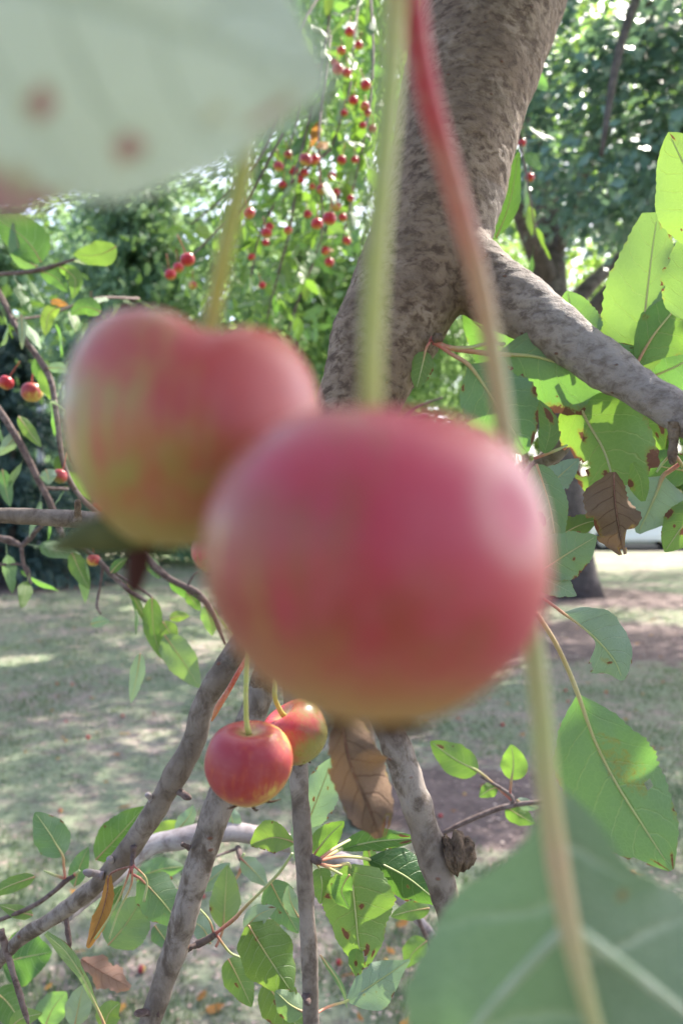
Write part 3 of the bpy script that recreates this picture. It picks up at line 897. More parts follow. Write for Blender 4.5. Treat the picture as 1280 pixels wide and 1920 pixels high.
no = np.zeros(nv_ * 3, np.float32); me.vertices.foreach_get('normal', no); no = no.reshape(-1, 3)
dsp = np.array([.0016 * mnoise.noise(Vector(p) * 34) + .0008 * mnoise.noise(Vector((p[0] * 120, p[1] * 120, p[2] * 260))) for p in co.tolist()], np.float32)
co += no * dsp[:, None]
me.vertices.foreach_set('co', co.ravel()); me.update()
yat = me.attributes.new('young', 'FLOAT', 'POINT')
yat.data.foreach_set('value', np.clip((co[:, 0] - .075) / .05, 0, 1) * (co[:, 2] < CAMZ + .2))
me.polygons.foreach_set('use_smooth', np.ones(len(me.polygons), bool))
me.materials.clear()
add('limb', me, M['bark'], ROOT)['label'] = 'thick brown mottled limb forking into branches'
top = LIMB[0]
v, f, t = tube([(LIMB[1][0], LIMB[1][1], LIMB[1][2], LIMB[1][3] * .98), (.30, .62, 2.10, .085), (.34, .35, 2.42, .09), (.24, -.10, 2.40, .11), (.08, -.50, 1.95, .145), (-.01, -.66, 1.35, .17), (-.02, -.72, .4, .19), (-.02, -.72, -.05, .24)],
               60, 20, .08, 14)
add('trunk', make_mesh('trunk', v, f), M['bark'], ROOT)  # unseen trunk, set close behind the camera to darken the front apple

branch([(500, 1150, .43, 56), (455, 1205, .425, 52), (425, 1248, .42, 48), (382, 1320, .42, 45), (365, 1385, .42, 46), (318, 1475, .42, 48), (265, 1560, .425, 46), (205, 1638, .43, 40), (110, 1715, .44, 31), (30, 1768, .45, 27), (-70, 1880, .46, 24)],
       label='long grey branch sweeping down to the lower left', n=90)
branch([(545, 1150, .42, 60), (515, 1225, .41, 54), (488, 1300, .405, 54), (440, 1430, .40, 58), (398, 1545, .395, 58), (360, 1670, .39, 55), (325, 1790, .385, 50), (282, 1915, .38, 44), (240, 2040, .375, 40)], n=90)
branch([(560, 1100, .43, 50), (548, 1250, .38, 40), (556, 1400, .36, 37), (565, 1530, .355, 36), (572, 1660, .35, 35), (579, 1780, .35, 34), (583, 1900, .35, 33), (586, 2040, .35, 32)], n=90)
branch([(640, 1190, .39, 70), (685, 1270, .37, 62), (730, 1370, .36, 60), (768, 1470, .355, 62), (810, 1600, .35, 62), (845, 1720, .345, 58), (885, 1880, .34, 52), (930, 2060, .335, 46)], n=90)
branch([(-140, 962, .42, 30), (0, 966, .42, 32), (80, 970, .42, 35), (160, 974, .42, 37), (300, 985, .43, 40), (430, 1000, .435, 46), (575, 1030, .44, 60)], n=70, label='thin horizontal grey branch at the left')
branch([(120, 1715, .52, 34), (215, 1640, .58, 37), (270, 1592, .6, 40), (340, 1572, .61, 42), (420, 1560, .62, 41), (480, 1567, .63, 38), (570, 1590, .64, 34), (700, 1640, .66, 30), (780, 1720, .67, 20), (850, 1800, .68, 16)], 'bark_pale', n=60,
       label='pale curved branch behind the darker ones')


def spur(x, y, dx, dy, d, w, L, mat='twig'):
    pts = [(x - dx * .35 * L, y - dy * .35 * L, d, w * 1.2), (x, y, d, w * 1.05), (x + dx * L * .35, y + dy * L * .35, d - .002, w * .8), (x + dx * L * .55, y + dy * L * .55, d - .003, w * .95),
           (x + dx * L * .85, y + dy * L * .85, d - .004, w * .8), (x + dx * L, y + dy * L, d - .004, w * .4)]
    v, f, t = tube(pxpath(pts), 18, 10, .25, 400)
    return add('spur', make_mesh('spur', v, f), M[mat], ROOT)


spur(146, 968, 0, -1, .41, 15, 32, 'knot')
spur(333, 1482, .8, .5, .418, 15, 32)
spur(283, 1497, -.5, -.6, .418, 12, 16, 'bark_pale')
spur(185, 1640, -.95, -.2, .425, 15, 30, 'bark_pale')
spur(250, 1600, -.1, 1, .418, 10, 38)
spur(212, 1618, -.4, -.5, .425, 14, 22, 'bark_pale')
spur(288, 1898, -1, .05, .378, 15, 36)
spur(352, 1588, -.8, -.4, .388, 9, 16)
spur(123, 1715, .15, 1, .438, 11, 60)
spur(15, 1790, .3, 1, .448, 12, 130)
spur(575, 1870, .2, .9, .346, 14, 16)
spur(822, 635, -.6, -.2, .452, 20, 14, 'knot')
spur(905, 478, .6, .1, .462, 14, 8, 'knot')
spur(1262, 812, -.05, 1, .40, 20, 60, 'knot')
spur(372, 1770, -.9, .4, .44, 13, 32)
# scarred knot on the fourth branch
kp = P(858, 1602, .348)
kv, kf, kt = tube([(kp.x - .005, kp.y, kp.z, .006), (kp.x, kp.y - .001, kp.z + .001, .0075), (kp.x + .0035, kp.y - .001, kp.z, .0065), (kp.x + .0065, kp.y, kp.z - .001, .002)], 22, 18, .5, 330)
add('knot', make_mesh('knot', kv, kf), M['knot'], ROOT)
kp = P(830, 1250, 0)

# twigs
TW = [
    [(-30, 500, .9, 8), (0, 550, .9, 10), (35, 620, .88, 11), (90, 700, .86, 12), (107, 780, .85, 12), (120, 870, .84, 11), (150, 930, .83, 11), (190, 965, .82, 10), (230, 1000, .8, 9)],
    [(-30, 735, .8, 11), (0, 770, .8, 13), (40, 835, .8, 14), (75, 905, .8, 13), (98, 950, .8, 12), (120, 1010, .8, 10)],
    [(-20, 1005, .8, 10), (20, 1012, .8, 10), (42, 1022, .8, 9), (62, 1000, .8, 8), (80, 985, .8, 7)],
    [(84, 915, .8, 7), (128, 917, .82, 7)],
    [(40, 1022, .8, 8), (45, 1060, .8, 7), (60, 1095, .8, 5)],
    [(150, 1020, .75, 8), (180, 1045, .75, 10), (210, 1078, .75, 10), (245, 1108, .75, 9), (275, 1128, .75, 7)],
    [(193, 1062, .75, 6), (188, 1100, .75, 5), (182, 1135, .75, 6), (190, 1152, .75, 3)],
    [(262, 1030, .78, 10), (295, 1068, .78, 12), (330, 1092, .78, 12), (372, 1112, .78, 11), (398, 1145, .78, 10), (412, 1180, .78, 8), (423, 1208, .78, 6)],
    [(350, 1103, .78, 5), (362, 1080, .78, 4), (372, 1072, .78, 3)],
    [(-10, 515, .9, 7), (30, 512, .9, 8), (75, 506, .9, 9), (110, 496, .9, 7), (140, 486, .9, 5)],
    [(170, 1045, .75, 6), (285, 1120, .76, 5), (300, 1155, .76, 6), (305, 1165, .76, 4)],
    [(0, 1725, .5, 8), (60, 1700, .5, 9), (100, 1673, .5, 9), (123, 1652, .5, 10), (140, 1642, .5, 8)],
    [(830, 1562, .6, 9), (890, 1533, .6, 10), (950, 1512, .6, 10), (1020, 1503, .6, 9), (1100, 1500, .62, 9)],
    [(960, 1510, .6, 7), (955, 1490, .6, 7), (900, 1455, .6, 6)],
    [(372, 1770, .44, 15), (395, 1758, .435, 13), (405, 1750, .43, 12)],
    [(575, 1600, .352, 10), (590, 1612, .35, 16), (600, 1614, .348, 12)],
    [(740, 1600, .66, 7), (800, 1760, .66, 8), (870, 1870, .68, 8)],
    [(446, 1590, .62, 12), (452, 1612, .6, 9), (456, 1620, .6, 7)],
    [(800, 780, .9, 9), (760, 790, .9, 12), (780, 765, .9, 6), (830, 745, .9, 4)],
]
for t_ in TW: twig(t_)
twig([(448, 1590, .62, 6), (400, 1608, .6, 5), (340, 1640, .6, 4)], 'twig')
# weathered branchlet seen between the right leaves
branch([(1060, 830, .50, 34), (1000, 885, .5, 40), (950, 960, .5, 44), (860, 1080, .5, 48), (720, 1150, .46, 56), (620, 1080, .44, 60)], n=40)

# ------------------------------------------------------------------ leaves in focus: right-hand cluster
leaf([(1378, 445), (1310, 360), (1252, 248)], 165, .36, 'leaf', pet=[(1420, 520), (1390, 470)], fold=.08, brown=[(.95, .2, .05)], tooth=.035)
leaf([(1196, 722), (1205, 620), (1218, 500), (1232, 398)], d=.455, L=[2, 62, 84, 78, 66, 50, 28], Rr=[2, 40, 56, 56, 46, 34, 18], mat='leaf', pet=[(1190, 760), (1194, 735)], pm='petiole_green',
     fold=.1, brown=[(.98, .3, .06), (.3, .2, .02), (.45, -.9, .03), (.9, .9, .06)], tooth=.06)
leaf([(1188, 690), (1230, 620), (1280, 560), (1345, 470)], d=.448, L=[2, 26, 40, 46, 42, 30, 4], Rr=[2, 40, 70, 80, 70, 50, 4], mat='leaf_spotted', pet=[(1170, 720), (1180, 702)], fold=.12, brown=[(.35, -.75, .05), (.1, -.6, .03)])
leaf([(1195, 715), (1260, 690), (1350, 640)], 175, .47, 'leaf', pet=[(1170, 740)], fold=.1, brown=[(.2, -.95, .07), (.4, -.95, .05)])
leaf([(1082, 660), (1075, 600), (1062, 545)], 100, .46, 'leaf', pet=[(1085, 690)], fold=.15)
leaf([(985, 700), (930, 640), (868, 585)], 105, .50, 'leaf', pet=[(1000, 720)], fold=.05, brown=[(.55, .1, .03)])
leaf([(930, 664), (1000, 668), (1080, 682), (1195, 655)], d=.452, L=[3, 40, 48, 46, 42, 30, 6], Rr=[3, 62, 88, 98, 86, 56, 8], mat='leaf', pet=[(806, 634, .455), (840, 652, .453), (885, 659, .452)], pw=10,
     fold=.12, brown=[(.5, .98, .09), (.62, .98, .07), (.3, .85, .03), (.25, .7, .02), (.98, -.5, .04)], tooth=.03)
leaf([(878, 684), (905, 720), (950, 790), (985, 850)], d=.445, L=[3, 48, 72, 74, 66, 44, 8], Rr=[3, 44, 62, 64, 58, 40, 8], mat='leaf', pet=[(812, 640, .452), (846, 664, .45)], pw=8, fold=.1,
     brown=[(.15, .9, .05), (.75, -.98, .08), (.55, -.98, .06), (.9, -.9, .08)], tooth=.045, edge=.4)
leaf([(797, 658), (790, 690), (780, 730)], 44, .45, 'leaf_spotted', pet=[(806, 640), (800, 650)], pw=5, fold=.1, brown=[(.45, -.95, .08)], bites=[(.6, -.98, .07)], teeth=8)
leaf([(1072, 730), (1100, 790), (1138, 860), (1150, 920), (1150, 972)], d=.462, dt=-.03, L=[3, 66, 92, 96, 92, 78, 40, 10], Rr=[3, 48, 62, 64, 70, 58, 40, 10], mat='leaf_spotted', pet=[(1055, 690), (1065, 715)], pw=8, pm='petiole_green', fold=.06,
     brown=[(.66, .15, .035), (.72, .35, .03), (.40, .85, .08), (.62, -.9, .08), (.85, -.9, .07)], bites=[(.55, .72, .085), (.72, -.98, .05), (.5, .9, .07)], tooth=.05, edge=.5,
     cols=12, label='sunlit green leaf with brown torn edges')
leaf([(1105, 770), (1160, 775), (1215, 800), (1240, 850)], d=.462, L=[20, 34, 40, 30, 6], Rr=[25, 50, 54, 40, 6], mat='leaf_spotted', fold=.05, brown=[(.75, -.6, .09), (.55, .95, .14), (.8, -.2, .05)], bites=[(.5, .98, .1)], edge=.5, mr=False)
leaf([(1150, 885), (1152, 940), (1160, 990), (1168, 1040)], d=.392, L=[4, 26, 44, 44, 20, 8], Rr=[8, 40, 54, 50, 34, 8], mat='leaf_brown', pm='petiole_brown', pw=4, fold=.6, wave=.55, roll=.3, bites=[(.62, .9, .12), (.82, -.75, .12), (.97, .2, .05)], teeth=14, tooth=.10,
     label='brown withered curled leaf end')
leaf([(1185, 868), (1200, 900), (1205, 940)], d=.40, L=[4, 14, 14, 4], Rr=[4, 22, 24, 4], mat='leaf_spotted', fold=.3, brown=[(.5, .9, .2)], mr=False, teeth=8)
leaf([(1242, 893), (1225, 935), (1195, 1000)], d=.42, L=[4, 50, 62, 50, 26, 4], Rr=[4, 46, 58, 46, 24, 4], mat='leaf_pale', pet=[(1276, 868), (1256, 882)], pw=9, fold=.06, tooth=.02)
leaf([(1300, 885), (1240, 875), (1180, 858)], 70, .46, 'leaf_dark', fold=.1)
leaf([(1320, 945), (1280, 985), (1245, 1035)], 74, .41, 'leaf_spotted', fold=.1, brown=[(.55, -.2, .1), (.45, .9, .1)])
leaf([(1012, 1072), (1060, 1040), (1118, 1005)], 94, .37, 'leaf', fold=.1, pw=6, brown=[(.5, .98, .06)])
leaf([(1005, 1080), (1040, 1095), (1080, 1117)], 50, .37, 'leaf_pale', fold=.2, mr=False)
leaf([(1055, 1150), (1090, 1175), (1130, 1212), (1158, 1250), (1165, 1276)], d=.33, L=[3, 34, 54, 56, 48, 30, 4], Rr=[2, 2, 2, 4, 52, 40, 4], mat='leaf_pale', pet=[(1018, 1122), (1040, 1138)], pw=6, fold=.1, up=False, tooth=.02,
     brown=[(.75, .2, .03)], edge=.12, label='pale green folded leaf with a bite out of its edge')
leaf([(1083, 1303), (1130, 1425), (1190, 1525), (1258, 1632)], d=.30, L=[3, 52, 84, 92, 88, 72, 48, 6], Rr=[3, 60, 88, 96, 92, 80, 58, 6], mat='leaf', pet=[(1006, 1150, .29), (1040, 1205, .295), (1064, 1255, .30)], pw=9, pm='petiole_green', fold=.08,
     brown=[(.40, -.3, .15, .36), (.50, -.42, .12, .38), (.30, -.18, .10, .34), (.585, -.56, .035, .8), (.97, -.6, .07), (.97, .5, .06), (.75, -.95, .04), (.45, .95, .03)], bites=[(.585, -.56, .018)], teeth=24, cols=12, tooth=.06,
     edge=.35, label='large toothed green leaf with a brown patch beside its midrib')
leaf([(1005, 870), (1030, 950), (1045, 1040)], 70, .40, 'leaf', fold=.2, brown=[(.6, .6, .12)])
leaf([(1000, 940), (1040, 900), (1085, 860)], 60, .43, 'leaf_pale', fold=.2, brown=[(.4, .4, .1)])
leaf([(1040, 1010), (1085, 985), (1120, 975)], 52, .41, 'leaf_dark', fold=.2)
leaf([(1285, 600), (1290, 500), (1300, 420)], 90, .40, 'leaf', fold=.1)
leaf([(1020, 850), (1030, 800), (1010, 750)], 40, .42, 'leaf_spotted', fold=.2, brown=[(.7, .3, .2)], mr=False)
# ------------------------------------------------------------------ lower leaves
LOW = [
    dict(mid=[(118, 1605), (95, 1565), (66, 1523)], w=62, d=.5, pet=[(123, 1652), (120, 1625)], brown=[(.55, .95, .06), (.75, .9, .07)], mat='leaf'),
    dict(mid=[(180, 1612), (220, 1570), (272, 1512)], w=74, d=.55, up=True, mat='leaf'),
    dict(mid=[(140, 1662), (150, 1625), (166, 1588)], w=34, d=.55),
    dict(mid=[(66, 1644), (20, 1660), (-30, 1684)], w=28, d=.5, mat='leaf_spotted'),
    dict(mid=[(62, 1716), (30, 1708), (0, 1697)], w=24, d=.5, mat='leaf_spotted'),
    dict(mid=[(5, 1805), (45, 1795), (98, 1785)], w=92, d=.6, mat='leaf', up=True),
    dict(mid=[(197, 1925), (162, 1845), (128, 1790), (86, 1750)], L=[2, 3, 7, 12, 12, 4], Rr=[2, 3, 6, 10, 10, 4], d=.39, mat='leaf_pale', roll=.5, pw=6, pet=[(215, 1990)], tooth=.03, up=True),
    dict(mid=[(205, 1642), (196, 1700), (165, 1778)], L=[4, 12, 14, 15, 13, 4], Rr=[4, 8, 9, 16, 12, 4], d=.41, mat='leaf_orange', fold=.6, wave=.4, teeth=9, tooth=.12, pet=[(246, 1625), (225, 1630)], pw=4, pm='petiole_brown', label='curled orange brown dead leaf'),
    dict(mid=[(153, 1798), (195, 1825), (245, 1852)], L=[3, 14, 32, 12, 30, 8, 4], Rr=[3, 16, 10, 34, 14, 20, 4], d=.55, mat='leaf_tan', fold=.3, wave=.4, teeth=9, tooth=.15, pm='petiole_brown', pw=4, label='tan withered leaf with ragged lobes'),
    dict(mid=[(264, 1648), (300, 1685), (342, 1738)], L=[12, 36, 42, 36, 24, 4], Rr=[10, 34, 40, 36, 24, 4], d=.45, pet=[(250, 1640), (256, 1643)], brown=[(.9, -.3, .06)]),
    dict(mid=[(203, 1772), (235, 1735), (268, 1682)], w=92, d=.5, mat='leaf'),
    dict(mid=[(290, 1735), (305, 1755), (322, 1778)], w=38, d=.5),
    dict(mid=[(418, 1742), (422, 1690), (426, 1622)], w=58, d=.52, pet=[(405, 1775), (412, 1760)], brown=[(.3, -.9, .08)]),
    dict(mid=[(372, 1668), (400, 1645), (432, 1618)], w=36, d=.55, mat='leaf_pale'),
    dict(mid=[(452, 1610), (475, 1632), (502, 1662)], w=36, d=.55, mat='leaf_pale', pm='petiole'),
    dict(mid=[(552, 1580), (515, 1570), (470, 1583)], L=[3, 20, 28, 26, 14, 4], Rr=[3, 12, 26, 34, 22, 4], d=.40, mat='leaf_spotted', fold=-.3),
    dict(mid=[(506, 1652), (528, 1695), (560, 1750)], w=62, d=.48, mat='leaf', brown=[(.6, -.98, .05)]),
    dict(mid=[(466, 1735), (500, 1790), (548, 1862)], L=[8, 42, 50, 52, 44, 30, 4], Rr=[8, 38, 46, 50, 44, 28, 4], d=.41, mat='leaf', up=True, brown=[(.2, 0, .03), (.1, .2, .03)], pw=5, tooth=.02),
    dict(mid=[(458, 1742), (485, 1715), (518, 1702)], w=38, d=.415, mat='leaf_pale', brown=[(.9, -.5, .12)]),
    dict(mid=[(428, 1798), (450, 1840), (472, 1888)], w=54, d=.47, mat='leaf_spotted'),
    dict(mid=[(498, 1842), (525, 1880), (568, 1940)], w=76, d=.47, mat='leaf', up=True, brown=[(.35, .1, .07)]),
    dict(mid=[(572, 1898), (545, 1885), (516, 1858)], w=50, d=.40, mat='leaf', pet=[(585, 1900)], pw=5),
    dict(mid=[(572, 1552), (596, 1495), (624, 1420)], w=72, d=.45, mat='leaf_pale', brown=[(.4, -.2, .04), (.6, .3, .03)]),
    dict(mid=[(560, 1620), (575, 1560), (590, 1490)], w=60, d=.5, mat='leaf_pale'),
    dict(mid=[(588, 1604), (612, 1572), (645, 1540)], w=46, d=.44, mat='leaf_spotted', pet=[(592, 1612)]),
    dict(mid=[(640, 1592), (700, 1578), (778, 1572)], L=[3, 18, 24, 24, 20, 12, 4], Rr=[3, 10, 14, 18, 16, 12, 4], d=.42, mat='leaf', up=True, pet=[(592, 1614, .35), (620, 1602, .38)], pw=6, brown=[(.9, .5, .12), (.85, -.5, .1)], fold=-.3),
    dict(mid=[(690, 1611), (755, 1640), (830, 1698)], L=[3, 28, 42, 44, 36, 20, 3], Rr=[3, 22, 36, 40, 34, 18, 3], d=.41, mat='leaf_dark', up=True, pet=[(592, 1615, .35), (640, 1606, .38)], pw=6, tooth=.02),
    dict(mid=[(655, 1622), (664, 1690), (672, 1770), (682, 1815)], L=[8, 58, 72, 76, 70, 54, 44, 12], Rr=[8, 42, 58, 60, 54, 40, 22, 10], d=.395, mat='leaf_spotted', pet=[(592, 1618, .35), (625, 1625, .37)], pw=6,
         brown=[(.42, -.2, .04), (.52, .25, .035), (.66, .45, .07), (.82, -.35, .06), (.9, -.7, .05), (.3, .8, .04)], bites=[(.9, -.15, .06)], cols=12, edge=.4, label='yellow green leaf spotted with brown holes'),
    dict(mid=[(668, 1778), (668, 1800), (672, 1835)], w=30, d=.394, mat='leaf_spotted', brown=[(.5, .1, .15)], mr=False, teeth=7),
    dict(mid=[(598, 1628), (604, 1660), (600, 1695)], w=44, d=.40, mat='leaf_spotted', pet=[(592, 1618, .36)], pw=4),
    dict(mid=[(655, 1640), (640, 1670), (655, 1705)], w=40, d=.38, mat='leaf', up=True),
    dict(mid=[(652, 1876), (700, 1845), (768, 1800)], L=[5, 22, 32, 34, 26, 12, 2], Rr=[5, 30, 44, 40, 28, 12, 2], d=.39, mat='leaf_pale', pet=[(586, 1905, .348), (615, 1888, .36)], pw=5, brown=[(.25, .1, .04), (.4, .3, .02)], tooth=.015),
    dict(mid=[(688, 1585), (700, 1630), (718, 1685)], w=30, d=.46, mat='leaf_spotted'),
    dict(mid=[(805, 1703), (770, 1708), (732, 1718)], w=34, d=.5, mat='leaf_spotted'),
    dict(mid=[(800, 1765), (775, 1785), (760, 1815)], w=44, d=.6, mat='leaf_spotted'),
    dict(mid=[(896, 1446), (855, 1425), (806, 1390)], w=58, d=.6, mat='leaf_spotted', pet=[(958, 1500), (925, 1470)], brown=[(.8, .2, .1)]),
    dict(mid=[(958, 1462), (962, 1432), (958, 1396)], w=50, d=.6, mat='leaf_spotted', pet=[(955, 1490)]),
    dict(mid=[(932, 1476), (915, 1482), (898, 1494)], w=28, d=.6, mat='leaf_spotted', teeth=8),
    dict(mid=[(948, 1512), (972, 1528), (1004, 1545)], w=38, d=.6, mat='leaf_spotted'),
    dict(mid=[(968, 1500), (985, 1508), (1012, 1515)], w=22, d=.6, mat='leaf_pale', teeth=8),
    dict(mid=[(-10, 1860), (15, 1880), (45, 1925)], w=60, d=.6, up=True),
    dict(mid=[(140, 1925), (148, 1885), (158, 1845)], w=50, d=.5, mat='leaf_pale'),
    dict(mid=[(85, 1925), (100, 1890), (125, 1860)], w=55, d=.6),
    dict(mid=[(195, 1930), (205, 1900), (225, 1880)], w=45, d=.5, mat='leaf_spotted'),
    dict(mid=[(20, 1930), (40, 1910), (80, 1900)], w=30, d=.5, mat='leaf_spotted'),
    dict(mid=[(330, 1560), (355, 1530), (362, 1510)], w=30, d=.62, mat='leaf_pale'),
    dict(mid=[(440, 1560), (435, 1535), (428, 1512)], w=34, d=.62, mat='leaf_pale'),
    dict(mid=[(255, 1650), (300, 1630), (345, 1625)], w=46, d=.64, mat='leaf'),
    dict(mid=[(270, 1580), (310, 1565), (350, 1540)], w=50, d=.65, mat='leaf_spotted'),
    dict(mid=[(180, 1740), (205, 1700), (230, 1660)], w=40, d=.55, mat='leaf_dark'),
    dict(mid=[(395, 1770), (380, 1740), (345, 1720)], w=40, d=.5, mat='leaf_pale'),
    dict(mid=[(600, 1790), (640, 1850), (650, 1890)], w=10, d=.5, mat='leaf'),
    dict(mid=[(560, 1720), (545, 1690), (540, 1660)], w=30, d=.45, mat='leaf_pale'),
    dict(mid=[(830, 1720), (850, 1740), (880, 1755)], w=24, d=.40, mat='leaf_pale'),
]
for k in LOW:
    k = dict(k)
    k.setdefault('pw', 5)
    leaf(k.pop('mid'), **k)
# red petioles gathered on the fruiting spurs
for pts in ([(405, 1750, .43, 6), (440, 1722, .43, 8), (460, 1700, .43, 6), (520, 1640, .43, 6), (548, 1600, .42, 5)], [(405, 1752, .43, 5), (430, 1785, .43, 5), (450, 1795, .43, 4)],
            [(400, 1748, .43, 4), (392, 1725, .43, 4), (370, 1700, .43, 4)], [(596, 1613, .35, 6), (625, 1592, .36, 6), (655, 1575, .38, 5)], [(598, 1618, .35, 6), (640, 1640, .37, 5)],
            [(586, 1900, .348, 6), (582, 1885, .348, 8), (575, 1880, .348, 6)], [(586, 1903, .348, 6), (592, 1925, .348, 6)], [(140, 1640, .5, 7), (150, 1632, .5, 5)], [(125, 1648, .5, 5), (100, 1640, .5, 5), (82, 1632, .5, 3)],
            [(452, 1610, .6, 7), (458, 1600, .6, 5)], [(456, 1618, .6, 7), (440, 1650, .6, 5), (395, 1690, .6, 4)], [(246, 1625, .41, 4), (230, 1670, .41, 4), (205, 1720, .41, 4), (178, 1760, .41, 4)],
            [(248, 1625, .41, 4), (246, 1660, .41, 4), (222, 1710, .41, 4), (205, 1760, .41, 4)], [(250, 1622, .41, 4), (275, 1650, .41, 4), (270, 1690, .41, 6)],
            [(812, 640, .452, 14), (840, 652, .452, 11), (880, 652, .452, 8), (910, 645, .455, 7), (945, 645, .46, 7)], [(1000, 860, .43, 6), (1040, 845, .43, 6), (1062, 835, .44, 4)],
            [(1262, 850, .4, 7), (1275, 868, .41, 8), (1300, 905, .42, 7)], [(1264, 845, .4, 6), (1240, 870, .41, 5), (1230, 885, .41, 4)]):
    v, f, t = tube(pxpath(pts), 5 * len(pts), 7)
    add('petiole', make_mesh('petiole', v, f, None, {'t': t}), M['petiole'], ROOT)

# ------------------------------------------------------------------ withered leaf below the big apple
leaf([(640, 1335), (655, 1430), (690, 1510), (712, 1572)], d=.235, L=[10, 44, 62, 70, 62, 40, 10], Rr=[6, 30, 40, 44, 46, 34, 10], mat='leaf_brown', pm='petiole_brown', pw=5, fold=.45, wave=.8, teeth=17, tooth=.07, brown=[(.9, -.6, .05)],
     bites=[(.93, -.75, .07), (.35, .98, .06)], cols=12, label='large tan withered leaf hanging below the front apple', seed=31)

# ------------------------------------------------------------------ blurred leaves close to the lens
leaf([(-620, -165), (-250, -95), (100, -15), (400, 80), (620, 160)], d=.046, dt=.003, L=[40, 260, 380, 400, 330, 200, 20], Rr=[40, 300, 430, 410, 370, 250, 20], mat='leaf_near', fold=.05, cols=12, tooth=.015, pw=22, mr=False,
     brown=[(.555, .47, .036), (.585, .44, .030), (.70, .66, .030), (.945, .42, .05), (.915, .72, .045), (.42, 1.0, .13), (.54, 1.05, .07, .8), (.84, .5, .02, .5)], edge=.2, seed=5, label='pale leaf underside close to the lens with reddish spots')
fl = leaf([(1022, 1455), (1040, 1600), (1072, 1780), (1112, 1930), (1170, 2100), (1220, 2260)], d=.093, dt=.006, Rr=[3, 38, 122, 245, 352, 385, 250, 10], L=[3, 88, 132, 205, 280, 290, 190, 10], mat='leaf_big', fold=.85, cols=12, mr=False, tooth=.03, teeth=24,
          brown=[(.37, -.62, .03)], edge=.1, seed=9, label='big green leaf close to the lens hanging on a long petiole')
v, f, t = tube(pxpath([(770, -260, .080, 44), (773, -40, .080, 44), (795, 150, .082, 47), (850, 350, .085, 44), (905, 560, .088, 40), (945, 800, .091, 38), (985, 1100, .093, 38), (1010, 1300, .093, 40), (1026, 1480, .0915, 43), (1048, 1640, .0905, 44), (1078, 1790, .0895, 38), (1116, 1930, .090, 29), (1172, 2100, .092, 16)]), 90, 14)
M['petiole_long'] = stem_mat('long_petiole_skin', [(0, (0.45, 0.03, 0.05)), (0.17, (0.46, 0.04, 0.06)), (0.26, (0.50, 0.22, 0.15)), (0.36, (0.46, 0.40, 0.22)), (0.55, (0.44, 0.45, 0.24)), (0.68, (0.40, 0.43, 0.17)), (0.77, (0.50, 0.36, 0.21)), (0.9, (0.42, 0.42, 0.2))])
add('petiole', make_mesh('petiole', v, f, None, {'t': t}), M['petiole_long'], fl)
M['vein_pale'] = plain_mat('pale_vein', (0.30, 0.39, 0.25), (0.42, 0.48, 0.36), .5, 150)
for pts in ([(1062, 1738, .0937, 22), (1010, 1790, .0950, 20), (940, 1865, .0982, 16), (860, 1960, .1027, 10)], [(1078, 1745, .0935, 30), (1140, 1790, .0955, 26), (1220, 1850, .0985, 22), (1330, 1935, .103, 12)]):
    v, f, t = tube(pxpath(pts), 24, 8)
    add('vein', make_mesh('vein', v, f), M['vein_pale'], fl)
# spur above the frame that carries the two near apples and the near leaves
twig([(775, -230, .082, 60), (790, -300, .10, 60), (860, -420, .2, 40), (930, -420, .40, 34), (950, -250, .62, 40)], 'bark_grey', n=40)
twig([(480, -330, .08, 40), (620, -320, .082, 50), (775, -240, .083, 56)], 'bark_grey')
twig([(-700, -215, .058, 26), (-660, -200, .0575, 24), (-600, -190, .0572, 20)], 'petiole_green', 'petiole')
twig([(-700, -215, .058, 26), (-400, -420, .07, 34), (480, -330, .08, 40)], 'bark_grey')


# ------------------------------------------------------------------ apples
def apple_geo(aspect=.90, cav=.34, cw=.42, basin=.14, lump=.03, seed=0, n=40, seg=56, taper=.08, saddle=0.0, dent=None):
    """unit radius, stem axis +Z"""
    V = []
    for i in range(n + 1):
        th = PI * i / n
        s, c = math.sin(th), math.cos(th)
        r = s ** (.86 if c < 0 else .75)
        z = aspect * c
        r *= 1 - taper * c * c if c < 0 else 1
        z -= cav * math.exp(-(r / cw) ** 2 * 1.6) if c > 0 else 0
        z += basin * math.exp(-(r / .3) ** 2 * 1.6) if c < 0 else 0
        r *= 1.0 + .05 * c                       # shoulders a little wider than the base
        for k in range(seg):
            a = 2 * PI * k / seg
            w = 1 + lump * mnoise.noise(Vector((math.cos(a) * s + seed, math.sin(a) * s, c)) * 1.1) * 2 + .012 * math.cos(5 * a + seed) * (1 - c) * .7
            if dent:
                dd = (Vector((math.cos(a) * s, math.sin(a) * s, c)) - Vector(dent).normalized()).length
                w *= 1 - .038 * math.exp(-(dd / .2) ** 2)
            xx = r * w * math.cos(a)
            V.append((xx, r * w * math.sin(a), z * (1 + lump * .6 * math.sin(a + seed)) - saddle * math.exp(-((xx - .17) / .20) ** 2) * max(0, c) * (1 - math.exp(-(r / .3) ** 2))))
    Fc = []
    for i in range(n):
        for k in range(seg):
            a = i * seg + k; b = i * seg + (k + 1) % seg
            Fc.append((a, a + seg, b + seg, b))
    return V, Fc


